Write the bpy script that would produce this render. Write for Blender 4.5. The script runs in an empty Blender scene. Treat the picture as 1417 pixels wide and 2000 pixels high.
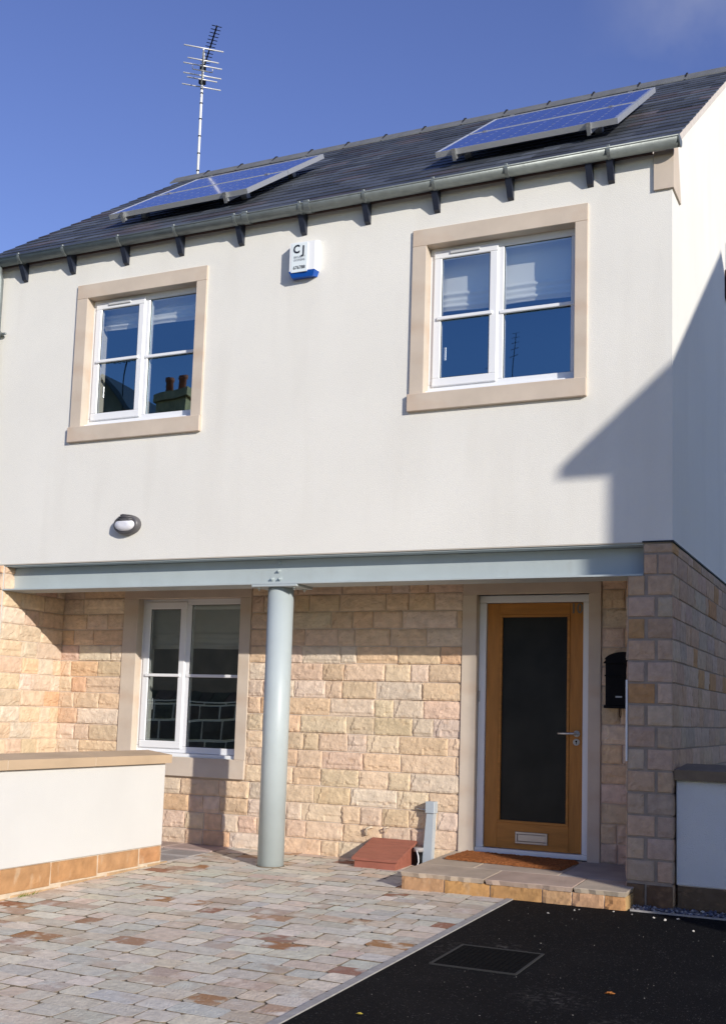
import bpy, math, random
from mathutils import Vector, Matrix, noise
R = math.radians
rnd = random.Random(7)
SC = bpy.context.scene
COL = SC.collection
# ------------------------------------------------------------------ camera
CAM = Vector((0, -8.2, 1.15))
cd = bpy.data.cameras.new('camera'); cam = bpy.data.objects.new('camera', cd); COL.objects.link(cam)
r_ = Vector((0.905309, 0.423641, 0.030726)); d_ = Vector((-0.021592, 0.118144, -0.992762)); f_ = Vector((-0.424205, 0.898093, 0.116104))
m = Matrix((r_, -d_, -f_)).transposed().to_4x4(); m.translation = CAM
cam.matrix_world = m
cd.sensor_width = 36; cd.lens = 36 * 2235.758 / 2000; cd.shift_x = 0.00105; cd.shift_y = 0.0662
cd.clip_start = 0.05; cd.clip_end = 600
SC.camera = cam
# ------------------------------------------------------------------ light
SUN = Vector((1.5, -1.0, 0.615)).normalized()
EL = math.asin(SUN.z); ROT = math.atan2(SUN.x, SUN.y)
w = bpy.data.worlds.new("World"); SC.world = w; w.use_nodes = True
nt = w.node_tree; nt.nodes.clear()
sky = nt.nodes.new('ShaderNodeTexSky'); sky.sky_type = 'NISHITA'; sky.sun_disc = False
sky.sun_elevation = EL; sky.sun_rotation = ROT; sky.altitude = 100; sky.air_density = 1.0; sky.dust_density = 0.15; sky.ozone_density = 2.5
hs = nt.nodes.new('ShaderNodeHueSaturation'); hs.inputs['Hue'].default_value = 0.527; hs.inputs['Saturation'].default_value = 1.10
bg = nt.nodes.new('ShaderNodeBackground'); bg.inputs['Strength'].default_value = 0.114
out = nt.nodes.new('ShaderNodeOutputWorld')
nt.links.new(sky.outputs[0], hs.inputs['Color'])
# a faint wisp of cloud high to the right
tc = nt.nodes.new('ShaderNodeTexCoord'); mp = nt.nodes.new('ShaderNodeMapping')
nz = nt.nodes.new('ShaderNodeTexNoise'); nz.inputs['Scale'].default_value = 5; nz.inputs['Detail'].default_value = 6
cr = nt.nodes.new('ShaderNodeValToRGB'); cr.color_ramp.elements[0].position = .5; cr.color_ramp.elements[1].position = .75
vd = nt.nodes.new('ShaderNodeVectorMath'); vd.operation = 'DISTANCE'; vd.inputs[1].default_value = (-0.128, 0.83, 0.543)
mr = nt.nodes.new('ShaderNodeMapRange'); mr.inputs[1].default_value = .0; mr.inputs[2].default_value = .10; mr.inputs[3].default_value = .55; mr.inputs[4].default_value = 0
mu = nt.nodes.new('ShaderNodeMath'); mu.operation = 'MULTIPLY'
mx = nt.nodes.new('ShaderNodeMixRGB'); mx.inputs[2].default_value = (3.5, 3.6, 4.2, 1)
nt.links.new(tc.outputs['Generated'], vd.inputs[0]); nt.links.new(vd.outputs['Value'], mr.inputs[0])
nt.links.new(tc.outputs['Generated'], nz.inputs['Vector']); nt.links.new(nz.outputs['Fac'], cr.inputs[0])
nt.links.new(mr.outputs[0], mu.inputs[0]); nt.links.new(cr.outputs[0], mu.inputs[1])
nt.links.new(mu.outputs[0], mx.inputs[0]); nt.links.new(hs.outputs[0], mx.inputs[1])
nt.links.new(mx.outputs[0], bg.inputs['Color']); nt.links.new(bg.outputs[0], out.inputs[0])
sd = bpy.data.lights.new('sun', 'SUN'); sd.energy = 3.3; sd.angle = R(0.53); sd.color = (1, .94, .855)
so = bpy.data.objects.new('sun', sd); COL.objects.link(so); so.rotation_euler = SUN.to_track_quat('Z', 'Y').to_euler()
SC.view_settings.view_transform = 'Standard'; SC.view_settings.look = 'None'; SC.view_settings.gamma = 1
SC.view_settings.exposure = 0.48
# ------------------------------------------------------------------ materials
def mat(name, col=(.5, .5, .5), rough=.6, metal=0, spec=.5, var=0, vscale=6, attr=None, bump=0, bscale=60, bdist=.01, stretch=None, coat=0, detail=4):
    M = bpy.data.materials.new(name); M.use_nodes = True
    n = M.node_tree.nodes; l = M.node_tree.links; b = n['Principled BSDF']
    b.inputs['Base Color'].default_value = (*col, 1); b.inputs['Roughness'].default_value = rough
    b.inputs['Metallic'].default_value = metal; b.inputs['Specular IOR Level'].default_value = spec
    if coat: b.inputs['Coat Weight'].default_value = coat; b.inputs['Coat Roughness'].default_value = .07
    t = n.new('ShaderNodeTexCoord'); src = t.outputs['Object']
    if stretch:
        mpn = n.new('ShaderNodeMapping'); mpn.inputs['Scale'].default_value = stretch; l.new(src, mpn.inputs[0]); src = mpn.outputs[0]
    c = None
    if attr:
        a = n.new('ShaderNodeAttribute'); a.attribute_name = attr; c = a.outputs['Color']
    if var:
        z = n.new('ShaderNodeTexNoise'); z.inputs['Scale'].default_value = vscale; z.inputs['Detail'].default_value = detail; l.new(src, z.inputs['Vector'])
        q = n.new('ShaderNodeMapRange'); q.inputs[1].default_value = .3; q.inputs[2].default_value = .7; q.inputs[3].default_value = 1 - var; q.inputs[4].default_value = 1 + var
        l.new(z.outputs['Fac'], q.inputs[0])
        x = n.new('ShaderNodeVectorMath'); x.operation = 'SCALE'
        if c: l.new(c, x.inputs[0])
        else: x.inputs[0].default_value = col
        l.new(q.outputs[0], x.inputs['Scale']); c = x.outputs[0]
    if c: l.new(c, b.inputs['Base Color'])
    if bump:
        z2 = n.new('ShaderNodeTexNoise'); z2.inputs['Scale'].default_value = bscale; z2.inputs['Detail'].default_value = 5; l.new(src, z2.inputs['Vector'])
        bp = n.new('ShaderNodeBump'); bp.inputs['Strength'].default_value = bump; bp.inputs['Distance'].default_value = bdist
        l.new(z2.outputs['Fac'], bp.inputs['Height']); l.new(bp.outputs[0], b.inputs['Normal'])
    return M
def paint_layers(M, layers):
    """mix further real surface colours over the base colour by noise masks: (color, scale, lo, hi, amount, stretch)"""
    n = M.node_tree.nodes; l = M.node_tree.links; b = n['Principled BSDF']
    t = n.new('ShaderNodeTexCoord')
    for (col, sc, lo, hi, amt, st) in layers:
        mpn = n.new('ShaderNodeMapping'); mpn.inputs['Scale'].default_value = st; mpn.inputs['Location'].default_value = (sc * 3.1, lo * 17, 2)
        l.new(t.outputs['Object'], mpn.inputs[0])
        z = n.new('ShaderNodeTexNoise'); z.inputs['Scale'].default_value = sc; z.inputs['Detail'].default_value = 5; l.new(mpn.outputs[0], z.inputs['Vector'])
        q = n.new('ShaderNodeMapRange'); q.inputs[1].default_value = lo; q.inputs[2].default_value = hi; q.inputs[4].default_value = amt
        l.new(z.outputs['Fac'], q.inputs[0])
        mm = n.new('ShaderNodeMixRGB'); mm.inputs[2].default_value = (*col, 1); l.new(q.outputs[0], mm.inputs[0])
        s = b.inputs['Base Color']
        if s.links: l.new(s.links[0].from_socket, mm.inputs[1])
        else: mm.inputs[1].default_value = s.default_value
        l.new(mm.outputs[0], s)
    return M
ONE = (1, 1, 1)
RENDER = paint_layers(mat('white_render', (.81, .79, .725), .9, var=.03, vscale=1.1, bump=.7, bscale=150, bdist=.004, spec=.2), [((.68, .65, .58), 2.2, .52, .85, .4, (1.6, 1, .22)), ((.73, .72, .68), 28, .55, .8, .3, ONE)])
RENDER2 = mat('rough_render', (.76, .76, .74), .9, var=.03, vscale=3, bump=.9, bscale=130, bdist=.008, spec=.2)
ASHLAR = paint_layers(mat('smooth_sandstone', (.60, .51, .415), .85, var=.06, vscale=5, bump=.3, bscale=220, bdist=.003, spec=.2), [((.52, .34, .22), 2.2, .52, .8, .5, (1, 1, 2))])
STONE = paint_layers(mat('rock_faced_sandstone', attr='Col', rough=.9, var=.13, vscale=16, bump=.7, bscale=70, bdist=.008, spec=.15), [((.58, .34, .18), 7, .58, .78, .40, (1, 1, 1.6)), ((.42, .36, .29), 24, .62, .8, .25, ONE)])
MORTAR = mat('sand_mortar', (.60, .50, .41), .95, var=.1, vscale=14, bump=.5, bscale=150, bdist=.004, spec=.1)
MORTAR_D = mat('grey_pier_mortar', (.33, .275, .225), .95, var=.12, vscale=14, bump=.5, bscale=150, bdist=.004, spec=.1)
MORTAR_L = mat('pale_mortar', (.60, .50, .38), .95, var=.12, vscale=18, bump=.5, bscale=120, bdist=.004, spec=.1)
PLINTH = paint_layers(mat('orange_plinth_stone', attr='Col', rough=.9, var=.15, vscale=9, bump=.6, bscale=60, bdist=.006, spec=.15), [((.62, .50, .36), 6, .6, .72, .55, (1, 1, .5)), ((.27, .21, .10), 5, .66, .85, .3, ONE)])
SLATE = mat('roof_slate', attr='Col', rough=.52, var=.18, vscale=9, bump=.5, bscale=45, bdist=.004, spec=.5)
RIDGE = mat('ridge_tile_clay', (.14, .145, .15), .75, var=.15, vscale=8, bump=.3, bscale=90)
DARK = mat('dark_gap', (.012, .012, .014), .7)
IRON = mat('dark_bracket_paint', (.02, .026, .045), .45)
GALV = mat('galvanised_steel', (.21, .235, .23), .45, metal=.35, var=.12, vscale=14, bump=.12, bscale=40)
PAINT = paint_layers(mat('grey_green_steel_paint', (.44, .495, .50), .46, var=.05, vscale=3, bump=.10, bscale=25, spec=.5), [((.33, .33, .30), 7, .60, .85, .4, (1, 1, .4)), ((.25, .20, .14), 40, .72, .8, .5, ONE)])
UPVC = mat('white_frame_paint', (.82, .83, .84), .3, spec=.5)
RUBBER = mat('glazing_gasket', (.05, .05, .05), .6)
BOLT = mat('zinc_bolt', (.55, .56, .56), .35, metal=.8)
ALU = mat('aluminium_frame', (.62, .64, .66), .35, metal=.6)
BACKS = mat('solar_backsheet', (.55, .58, .66), .35, coat=1)
CELL = mat('solar_cell', (.012, .045, .34), .35, var=.2, vscale=30, coat=1)
OAK = paint_layers(mat('oiled_oak', (.42, .18, .038), .42, var=.16, vscale=5, stretch=(6, 6, .7), bump=.12, bscale=20, spec=.4), [((.30, .11, .02), 5, .55, .75, .45, (14, 14, .8))])
OAKH = paint_layers(mat('oiled_oak_rail', (.42, .18, .038), .42, var=.16, vscale=5, stretch=(.7, 6, 6), bump=.12, bscale=20, spec=.4), [((.30, .11, .02), 5, .55, .75, .45, (.8, 14, 14))])
STEEL = mat('brushed_steel', (.55, .56, .58), .3, metal=.9)
BLACK = mat('black_cast_metal', (.004, .004, .005), .55, spec=.15)
TERRA = mat('brown_plastic_lid', (.33, .115, .075), .6, var=.12, vscale=7, stretch=(1, 4, 4), bump=.2, bscale=40)
COIR = mat('coir', (.40, .15, .055), 1, var=.35, vscale=70, bump=1, bscale=260, bdist=.02, spec=.05)
BLIND = mat('blind_fabric', (.90, .90, .86), .9, spec=.1)
BLINDG = mat('grey_blind_fabric', (.62, .61, .54), .9, spec=.1)
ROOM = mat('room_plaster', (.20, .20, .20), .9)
REVEAL = mat('inner_reveal_plaster', (.75, .77, .74), .85)
WPLAST = mat('white_plastic', (.80, .81, .82), .4)
BPLAST = mat('blue_plastic', (.01, .09, .42), .25)
INK = mat('black_print', (.012, .015, .03), .6)
INKG = mat('grey_print', (.22, .24, .28), .6)
LAMPG = mat('charcoal_casting', (.13, .125, .13), .45, metal=.3)
OPAL = mat('opal_diffuser', (.78, .78, .82), .25)
PIPEG = mat('grey_cable_cover', (.40, .45, .49), .45)
CONC = mat('concrete_edging', (.36, .34, .32), .95, var=.12, vscale=20, bump=.5, bscale=120, bdist=.004, spec=.1)
FLAG = mat('sandstone_flag', attr='Col', rough=.85, var=.14, vscale=5, bump=.5, bscale=40, bdist=.006, spec=.2)
COPE = paint_layers(mat('coping_sandstone', (.50, .37, .245), .88, var=.10, vscale=4, stretch=(1.5, .5, 1), bump=.3, bscale=90, bdist=.003, spec=.2), [((.42, .28, .16), 2, .5, .75, .5, (1, .4, 1))])
JOINT = mat('sandy_joint', (.22, .18, .13), 1, var=.3, vscale=40, bump=.6, bscale=200, spec=.05)
GRAVEL = mat('slate_chips', attr='Col', rough=.7, spec=.3)
BRICKR = mat('chimney_pot_clay', (.38, .10, .05), .8)
RUBBLE = mat('rubble_stone', attr='Col', rough=.95, var=.3, vscale=7, bump=.8, bscale=30, bdist=.01)
LEAFM = mat('dry_leaf', (.45, .16, .03), .8)
LEAFY = mat('yellow_leaf', (.55, .42, .06), .8)

def glass(name, tint=(.9, .95, .93), lo=.1, hi=.9, gl=(.8, .9, 1)):
    M = bpy.data.materials.new(name); M.use_nodes = True
    n = M.node_tree.nodes; l = M.node_tree.links; n.clear()
    o = n.new('ShaderNodeOutputMaterial'); t = n.new('ShaderNodeBsdfTransparent'); t.inputs[0].default_value = (*tint, 1)
    g = n.new('ShaderNodeBsdfGlossy'); g.inputs['Roughness'].default_value = 0.004; g.inputs[0].default_value = (*gl, 1)
    f = n.new('ShaderNodeLayerWeight'); f.inputs[0].default_value = .35
    q = n.new('ShaderNodeMapRange'); q.inputs[3].default_value = lo; q.inputs[4].default_value = hi
    x = n.new('ShaderNodeMixShader')
    # old float panes are never flat
    tcx = n.new('ShaderNodeTexCoord'); z = n.new('ShaderNodeTexNoise'); z.inputs['Scale'].default_value = 1.6; z.inputs['Detail'].default_value = 0
    b = n.new('ShaderNodeBump'); b.inputs['Strength'].default_value = .25; b.inputs['Distance'].default_value = .02
    l.new(tcx.outputs['Object'], z.inputs['Vector']); l.new(z.outputs['Fac'], b.inputs['Height']); l.new(b.outputs[0], g.inputs['Normal'])
    l.new(f.outputs['Facing'], q.inputs[0]); l.new(q.outputs[0], x.inputs[0]); l.new(t.outputs[0], x.inputs[1]); l.new(g.outputs[0], x.inputs[2]); l.new(x.outputs[0], o.inputs[0])
    return M
GLASS = glass('window_glass', (.95, .97, .96), .33, .65, (.42, .78, 1))
GLASS2 = glass('porch_window_glass', (.93, .96, .94), .36, .7, (.88, .95, .92))
CLEAR = bpy.data.materials.new('clear_glass_inner_face'); CLEAR.use_nodes = True
_n = CLEAR.node_tree.nodes; _n.clear(); _o = _n.new('ShaderNodeOutputMaterial'); _t = _n.new('ShaderNodeBsdfTransparent'); CLEAR.node_tree.links.new(_t.outputs[0], _o.inputs[0])
DGLASS = mat('frosted_door_glass', (.014, .015, .012), .42, spec=.3, var=.5, vscale=3)

# tarmac: dark binder with pale and brown chips
TAR = mat('tarmac', (.014, .014, .015), .85, bump=1, bscale=170, bdist=.012, spec=.08)
n = TAR.node_tree.nodes; l = TAR.node_tree.links
vt = n.new('ShaderNodeTexVoronoi'); vt.inputs['Scale'].default_value = 95
tcx = n.new('ShaderNodeTexCoord'); l.new(tcx.outputs['Object'], vt.inputs['Vector'])
sp = n.new('ShaderNodeSeparateColor'); l.new(vt.outputs['Color'], sp.inputs[0])
q = n.new('ShaderNodeMapRange'); q.inputs[1].default_value = .80; q.inputs[2].default_value = 1; l.new(sp.outputs[0], q.inputs[0])
q2 = n.new('ShaderNodeMapRange'); q2.inputs[1].default_value = .45; q2.inputs[2].default_value = .15; l.new(vt.outputs['Distance'], q2.inputs[0])
mlt = n.new('ShaderNodeMath'); mlt.operation = 'MULTIPLY'; l.new(q.outputs[0], mlt.inputs[0]); l.new(q2.outputs[0], mlt.inputs[1])
mm = n.new('ShaderNodeMixRGB'); mm.inputs[1].default_value = (.0085, .0085, .0095, 1); mm.inputs[2].default_value = (.11, .105, .10, 1); l.new(mlt.outputs[0], mm.inputs[0])
l.new(mm.outputs[0], n['Principled BSDF'].inputs['Base Color'])
paint_layers(TAR, [((.03, .029, .028), 1.3, .6, .85, .4, ONE), ((.10, .095, .09), 60, .68, .72, .6, ONE)])
n = TAR.node_tree.nodes; l = TAR.node_tree.links
for cx_, cy_, rad, seed in ((-2.42, -1.86, .22, 3), (-1.55, -2.62, .24, 8), (-2.1, -1.68, .16, 5), (-1.15, -2.9, .2, 12)):
    t_ = n.new('ShaderNodeTexCoord'); v_ = n.new('ShaderNodeVectorMath'); v_.operation = 'DISTANCE'; v_.inputs[1].default_value = (cx_, cy_, -.17)
    m_ = n.new('ShaderNodeMapRange'); m_.inputs[1].default_value = 0; m_.inputs[2].default_value = rad; m_.inputs[3].default_value = 1; m_.inputs[4].default_value = 0
    z_ = n.new('ShaderNodeTexNoise'); z_.inputs['Scale'].default_value = 26; z_.inputs['Detail'].default_value = 8
    q_ = n.new('ShaderNodeMapRange'); q_.inputs[1].default_value = .5; q_.inputs[2].default_value = .68; q_.inputs[4].default_value = .5
    k_ = n.new('ShaderNodeMath'); k_.operation = 'MULTIPLY'; x_ = n.new('ShaderNodeMixRGB'); x_.inputs[2].default_value = (.16, .15, .14, 1)
    l.new(t_.outputs['Object'], v_.inputs[0]); l.new(v_.outputs['Value'], m_.inputs[0]); l.new(t_.outputs['Object'], z_.inputs['Vector']); l.new(z_.outputs['Fac'], q_.inputs[0])
    l.new(m_.outputs[0], k_.inputs[0]); l.new(q_.outputs[0], k_.inputs[1]); l.new(k_.outputs[0], x_.inputs[0])
    s_ = n['Principled BSDF'].inputs['Base Color']; l.new(s_.links[0].from_socket, x_.inputs[1]); l.new(x_.outputs[0], s_)
# block paving: own colour per block plus iron-rich blotches
PAVER = mat('tumbled_paver', attr='Col', rough=.9, var=.15, vscale=22, bump=.9, bscale=80, bdist=.008, spec=.2)
n = PAVER.node_tree.nodes; l = PAVER.node_tree.links; b = n['Principled BSDF']
at = n.new('ShaderNodeAttribute'); at.attribute_name = 'Rust'; sp = n.new('ShaderNodeSeparateColor'); l.new(at.outputs['Color'], sp.inputs[0])
tcx = n.new('ShaderNodeTexCoord'); z = n.new('ShaderNodeTexNoise'); z.inputs['Scale'].default_value = 7; z.inputs['Detail'].default_value = 3; l.new(tcx.outputs['Object'], z.inputs['Vector'])
q = n.new('ShaderNodeMapRange'); q.inputs[1].default_value = .38; q.inputs[2].default_value = .50; l.new(z.outputs['Fac'], q.inputs[0])
mlt = n.new('ShaderNodeMath'); mlt.operation = 'MULTIPLY'; l.new(q.outputs[0], mlt.inputs[0]); l.new(sp.outputs[0], mlt.inputs[1])
rc = n.new('ShaderNodeMixRGB'); rc.inputs[1].default_value = (.38, .19, .07, 1); rc.inputs[2].default_value = (.30, .13, .085, 1); l.new(sp.outputs[1], rc.inputs[0])
mm = n.new('ShaderNodeMixRGB'); l.new(mlt.outputs[0], mm.inputs[0]); l.new(b.inputs['Base Color'].links[0].from_socket, mm.inputs[1]); l.new(rc.outputs[0], mm.inputs[2]); l.new(mm.outputs[0], b.inputs['Base Color'])
paint_layers(PAVER, [((.46, .44, .41), 6, .56, .75, .4, ONE), ((.55, .41, .29), 4, .55, .75, .35, ONE), ((.74, .70, .61), 30, .58, .75, .45, ONE)])

# ------------------------------------------------------------------ mesh helpers
class MB:
    def __init__(s): s.v = []; s.f = []; s.m = []; s.c = []; s.r = []; s.sm = []
    def face(s, idx, mi=0, col=None, rust=None, smooth=False):
        s.f.append(tuple(idx)); s.m.append(mi); s.c.append(col); s.r.append(rust); s.sm.append(smooth)
    def poly(s, pts, mi=0, col=None, rust=None):
        b = len(s.v); s.v += [tuple(p) for p in pts]; s.face(range(b, b + len(pts)), mi, col, rust)
    def hexa(s, p, mi=0, col=None, rust=None):      # p: 4 bottom (ccw from above) + 4 top
        b = len(s.v); s.v += [tuple(q) for q in p]
        for f in ((3, 2, 1, 0), (4, 5, 6, 7), (0, 1, 5, 4), (1, 2, 6, 5), (2, 3, 7, 6), (3, 0, 4, 7)): s.face([b + i for i in f], mi, col, rust)
    def box(s, x0, x1, y0, y1, z0, z1, mi=0, col=None, bev=0):
        if x0 > x1: x0, x1 = x1, x0
        if y0 > y1: y0, y1 = y1, y0
        if z0 > z1: z0, z1 = z1, z0
        if not bev:
            s.hexa([(x0, y0, z0), (x1, y0, z0), (x1, y1, z0), (x0, y1, z0), (x0, y0, z1), (x1, y0, z1), (x1, y1, z1), (x0, y1, z1)], mi, col); return
        e = bev; b = len(s.v); X = (x0, x1); Y = (y0, y1); Z = (z0, z1); id = {}
        for i in (0, 1):
            for j in (0, 1):
                for k in (0, 1):
                    sx = e if i == 0 else -e; sy = e if j == 0 else -e; sz = e if k == 0 else -e
                    for a, p in enumerate(((X[i], Y[j] + sy, Z[k] + sz), (X[i] + sx, Y[j], Z[k] + sz), (X[i] + sx, Y[j] + sy, Z[k]))):
                        id[i, j, k, a] = len(s.v); s.v.append(p)
        F = s.face
        for i in (0, 1):
            q = [id[i, 0, 0, 0], id[i, 1, 0, 0], id[i, 1, 1, 0], id[i, 0, 1, 0]]; F(q if i else q[::-1], mi, col)
            q = [id[0, i, 0, 1], id[1, i, 0, 1], id[1, i, 1, 1], id[0, i, 1, 1]]; F(q[::-1] if i else q, mi, col)
            q = [id[0, 0, i, 2], id[1, 0, i, 2], id[1, 1, i, 2], id[0, 1, i, 2]]; F(q if i else q[::-1], mi, col)
        for j in (0, 1):
            for k in (0, 1):
                F([id[0, j, k, 1], id[1, j, k, 1], id[1, j, k, 2], id[0, j, k, 2]], mi, col)
                F([id[j, 0, k, 0], id[j, 1, k, 0], id[j, 1, k, 2], id[j, 0, k, 2]], mi, col)
                F([id[j, k, 0, 0], id[j, k, 1, 0], id[j, k, 1, 1], id[j, k, 0, 1]], mi, col)
                for i in (0, 1): pass
        for i in (0, 1):
            for j in (0, 1):
                for k in (0, 1): F([id[i, j, k, 0], id[i, j, k, 1], id[i, j, k, 2]], mi, col)
    def tube(s, pts, r, n=10, mi=0, cap=True, col=None, smooth=True):
        pts = [Vector(p) for p in pts]; rr = r if isinstance(r, (list, tuple)) else [r] * len(pts); rings = []
        ref = None
        for i, p in enumerate(pts):
            t = (pts[min(i + 1, len(pts) - 1)] - pts[max(i - 1, 0)]).normalized()
            if ref is None: ref = t.orthogonal().normalized()
            ref = (ref - t * ref.dot(t)).normalized(); o = t.cross(ref); ring = []
            for k in range(n):
                a = 2 * math.pi * k / n; ring.append(len(s.v)); s.v.append(tuple(p + (ref * math.cos(a) + o * math.sin(a)) * rr[i]))
            rings.append(ring)
        for a, b2 in zip(rings, rings[1:]):
            for k in range(n): s.face((a[k], a[(k + 1) % n], b2[(k + 1) % n], b2[k]), mi, col, None, smooth)
        if cap: s.face(rings[0][::-1], mi, col); s.face(rings[-1], mi, col)
    def extrude(s, prof, axis, a0, a1, mi=0, cap=True, smooth=False, col=None):
        """profile of 2D points in the plane across the axis, extruded a0..a1"""
        def P(p, a): return {'x': (a, p[0], p[1]), 'y': (p[0], a, p[1]), 'z': (p[0], p[1], a)}[axis]
        n = len(prof); b = len(s.v); s.v += [P(p, a0) for p in prof] + [P(p, a1) for p in prof]
        for i in range(n): s.face((b + i, b + (i + 1) % n, b + n + (i + 1) % n, b + n + i), mi, col, None, smooth)
        if cap: s.face([b + i for i in range(n)][::-1], mi, col); s.face([b + n + i for i in range(n)], mi, col)

WL = {}      # world location of every object
def link(o, parent, loc):
    COL.objects.link(o); WL[o.name] = Vector(loc)
    if parent: o.parent = parent; o.location = Vector(loc) - WL[parent.name]
    else: o.location = loc
def thing(name, label, cat, loc, group=None):
    o = bpy.data.objects.new(name, None); o.empty_display_size = .2; link(o, None, loc); tag(o, label, cat, group); return o
def tag(o, label=None, cat=None, group=None, kind=None):
    if label: o['label'] = label
    if cat: o['category'] = cat
    if group: o['group'] = group
    if kind: o['kind'] = kind
    return o
def obj(name, mb, mats, parent=None, label=None, origin=None):
    if not isinstance(mats, (list, tuple)): mats = [mats]
    xs, ys, zs = zip(*mb.v)
    O = Vector(origin) if origin else Vector(((min(xs) + max(xs)) / 2, (min(ys) + max(ys)) / 2, min(zs)))
    me = bpy.data.meshes.new(name); me.from_pydata([tuple(Vector(v) - O) for v in mb.v], [], mb.f)
    for q in mats: me.materials.append(q)
    me.polygons.foreach_set('material_index', mb.m); me.polygons.foreach_set('use_smooth', mb.sm)
    for nm, src in (('Col', mb.c), ('Rust', mb.r)):
        if any(x is not None for x in src):
            a = me.color_attributes.new(nm, 'FLOAT_COLOR', 'CORNER'); buf = []
            for fc, cc in zip(mb.f, src): buf += list((*(cc or (0, 0, 0)), 1)) * len(fc)
            a.data.foreach_set('color', buf)
    me.update()
    o = bpy.data.objects.new(name, me); link(o, parent, O)
    if label: o['label'] = label
    return o
def copy_to(o, parent, delta):
    c = o.copy(); COL.objects.link(c); WL[c.name] = WL[o.name] + Vector(delta); c.parent = parent; c.location = WL[c.name] - (WL[parent.name] if parent else Vector())
    for ch in [x for x in WCH.get(o.name, [])]:
        pass
    return c
WCH = {}
def rects_minus(u0, u1, z0, z1, holes):
    us = sorted({u0, u1, *[max(u0, min(u1, h[0])) for h in holes], *[max(u0, min(u1, h[1])) for h in holes]})
    zs = sorted({z0, z1, *[max(z0, min(z1, h[2])) for h in holes], *[max(z0, min(z1, h[3])) for h in holes]})
    o = []
    for a, b in zip(us, us[1:]):
        for c, d in zip(zs, zs[1:]):
            cu, cz = (a + b) / 2, (c + d) / 2
            if b - a > 1e-5 and d - c > 1e-5 and not any(h[0] < cu < h[1] and h[2] < cz < h[3] for h in holes): o.append((a, b, c, d))
    return o
PAL = [((.70, .54, .38), 9), ((.68, .51, .345), 7), ((.68, .545, .42), 3), ((.70, .50, .33), 2), ((.68, .51, .38), 5), ((.71, .575, .45), 5), ((.66, .44, .27), 1)]
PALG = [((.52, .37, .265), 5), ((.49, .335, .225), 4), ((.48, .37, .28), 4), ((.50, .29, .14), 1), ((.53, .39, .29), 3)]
def pick(pal, r):
    t = r.random() * sum(p[1] for p in pal)
    for c, wt in pal:
        t -= wt
        if t <= 0: break
    k = r.uniform(.9, 1.1); return tuple(min(.8, x * k * r.uniform(.97, 1.03)) for x in c)
def block(mb, O, U, N, u0, u1, z0, z1, r, pal=PAL, depth=.016, res=.022, mi=0, flat=False):
    O = Vector(O); U = Vector(U); N = Vector(N); Z = Vector((0, 0, 1)); e = .004
    if u1 - u0 < .03 or z1 - z0 < .025: return
    def axis(a, b):
        n = max(1, int(round((b - a - 2 * e) / res))); return [a] + [a + e + (b - a - 2 * e) * i / n for i in range(n + 1)] + [b]
    us, zs = axis(u0, u1), axis(z0, z1); col = pick(pal, r); cu, cz = (u0 + u1) / 2, (z0 + z1) / 2
    pl = [(r.uniform(.75, 1.15), r.uniform(-2.2, 2.2), r.uniform(-5, 5)) for _ in range(3)]
    led = r.random() < .45; zl = z0 + (z1 - z0) * r.uniform(.15, .4); ul = u0 + (u1 - u0) * r.uniform(-.5, .6); vl = u0 + r.uniform(.01, .06) if r.random() < .4 else None
    sd = Vector((r.random() * 50, r.random() * 50, 0)); base = len(mb.v); jz = r.uniform(-.002, .002)
    for i, u in enumerate(us):
        for j, z in enumerate(zs):
            edge = i in (0, len(us) - 1) or j in (0, len(zs) - 1)
            if edge: d = -.002
            else:
                p = min(a + (u - cu) * b + (z - cz) * c for a, b, c in pl)
                nn = noise.noise(Vector((u * 9, z * 14, 0)) + sd); n2 = noise.noise(Vector((u * 34, z * 40, 3)) + sd)
                p += .35 * nn + .18 * n2
                if nn > .26: p -= .25
                if led and z < zl + .012 * noise.noise(Vector((u * 22, 0, 0)) + sd) and u > ul: p -= .42
                if vl is not None and u < vl + (z - cz) * .3 + .012 * noise.noise(Vector((0, z * 30, 5)) + sd): p -= .5
                d = .003 + depth * max(.05, min(1.3, p)) * (0.15 if flat else 1)
                if i in (1, len(us) - 2) or j in (1, len(zs) - 2): d = .003 + (d - .003) * max(.3, min(1, .62 + .45 * n2))
            mb.v.append(tuple(O + U * (u + (0 if i in (0, len(us) - 1) else .003 * nn if not edge else 0)) + Z * (z + jz) + N * d))
    nz_ = len(zs); fl = U.cross(Z).dot(N) > 0
    for i in range(len(us) - 1):
        for j in range(nz_ - 1):
            q = [base + i * nz_ + j, base + (i + 1) * nz_ + j, base + (i + 1) * nz_ + j + 1, base + i * nz_ + j + 1]
            mb.face(q if fl else q[::-1], mi, col)
PITCH = .1535; ZJ = 2.197
def course_lines(z0, z1):
    k0 = math.floor((ZJ - z1) / PITCH) - 1; o = []
    for k in range(k0, k0 + 40):
        a, b = ZJ - (k + 1) * PITCH, ZJ - k * PITCH
        a2, b2 = max(a, z0), min(b, z1)
        if b2 - a2 > .03: o.append((a2, b2, k))
    return o
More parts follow.
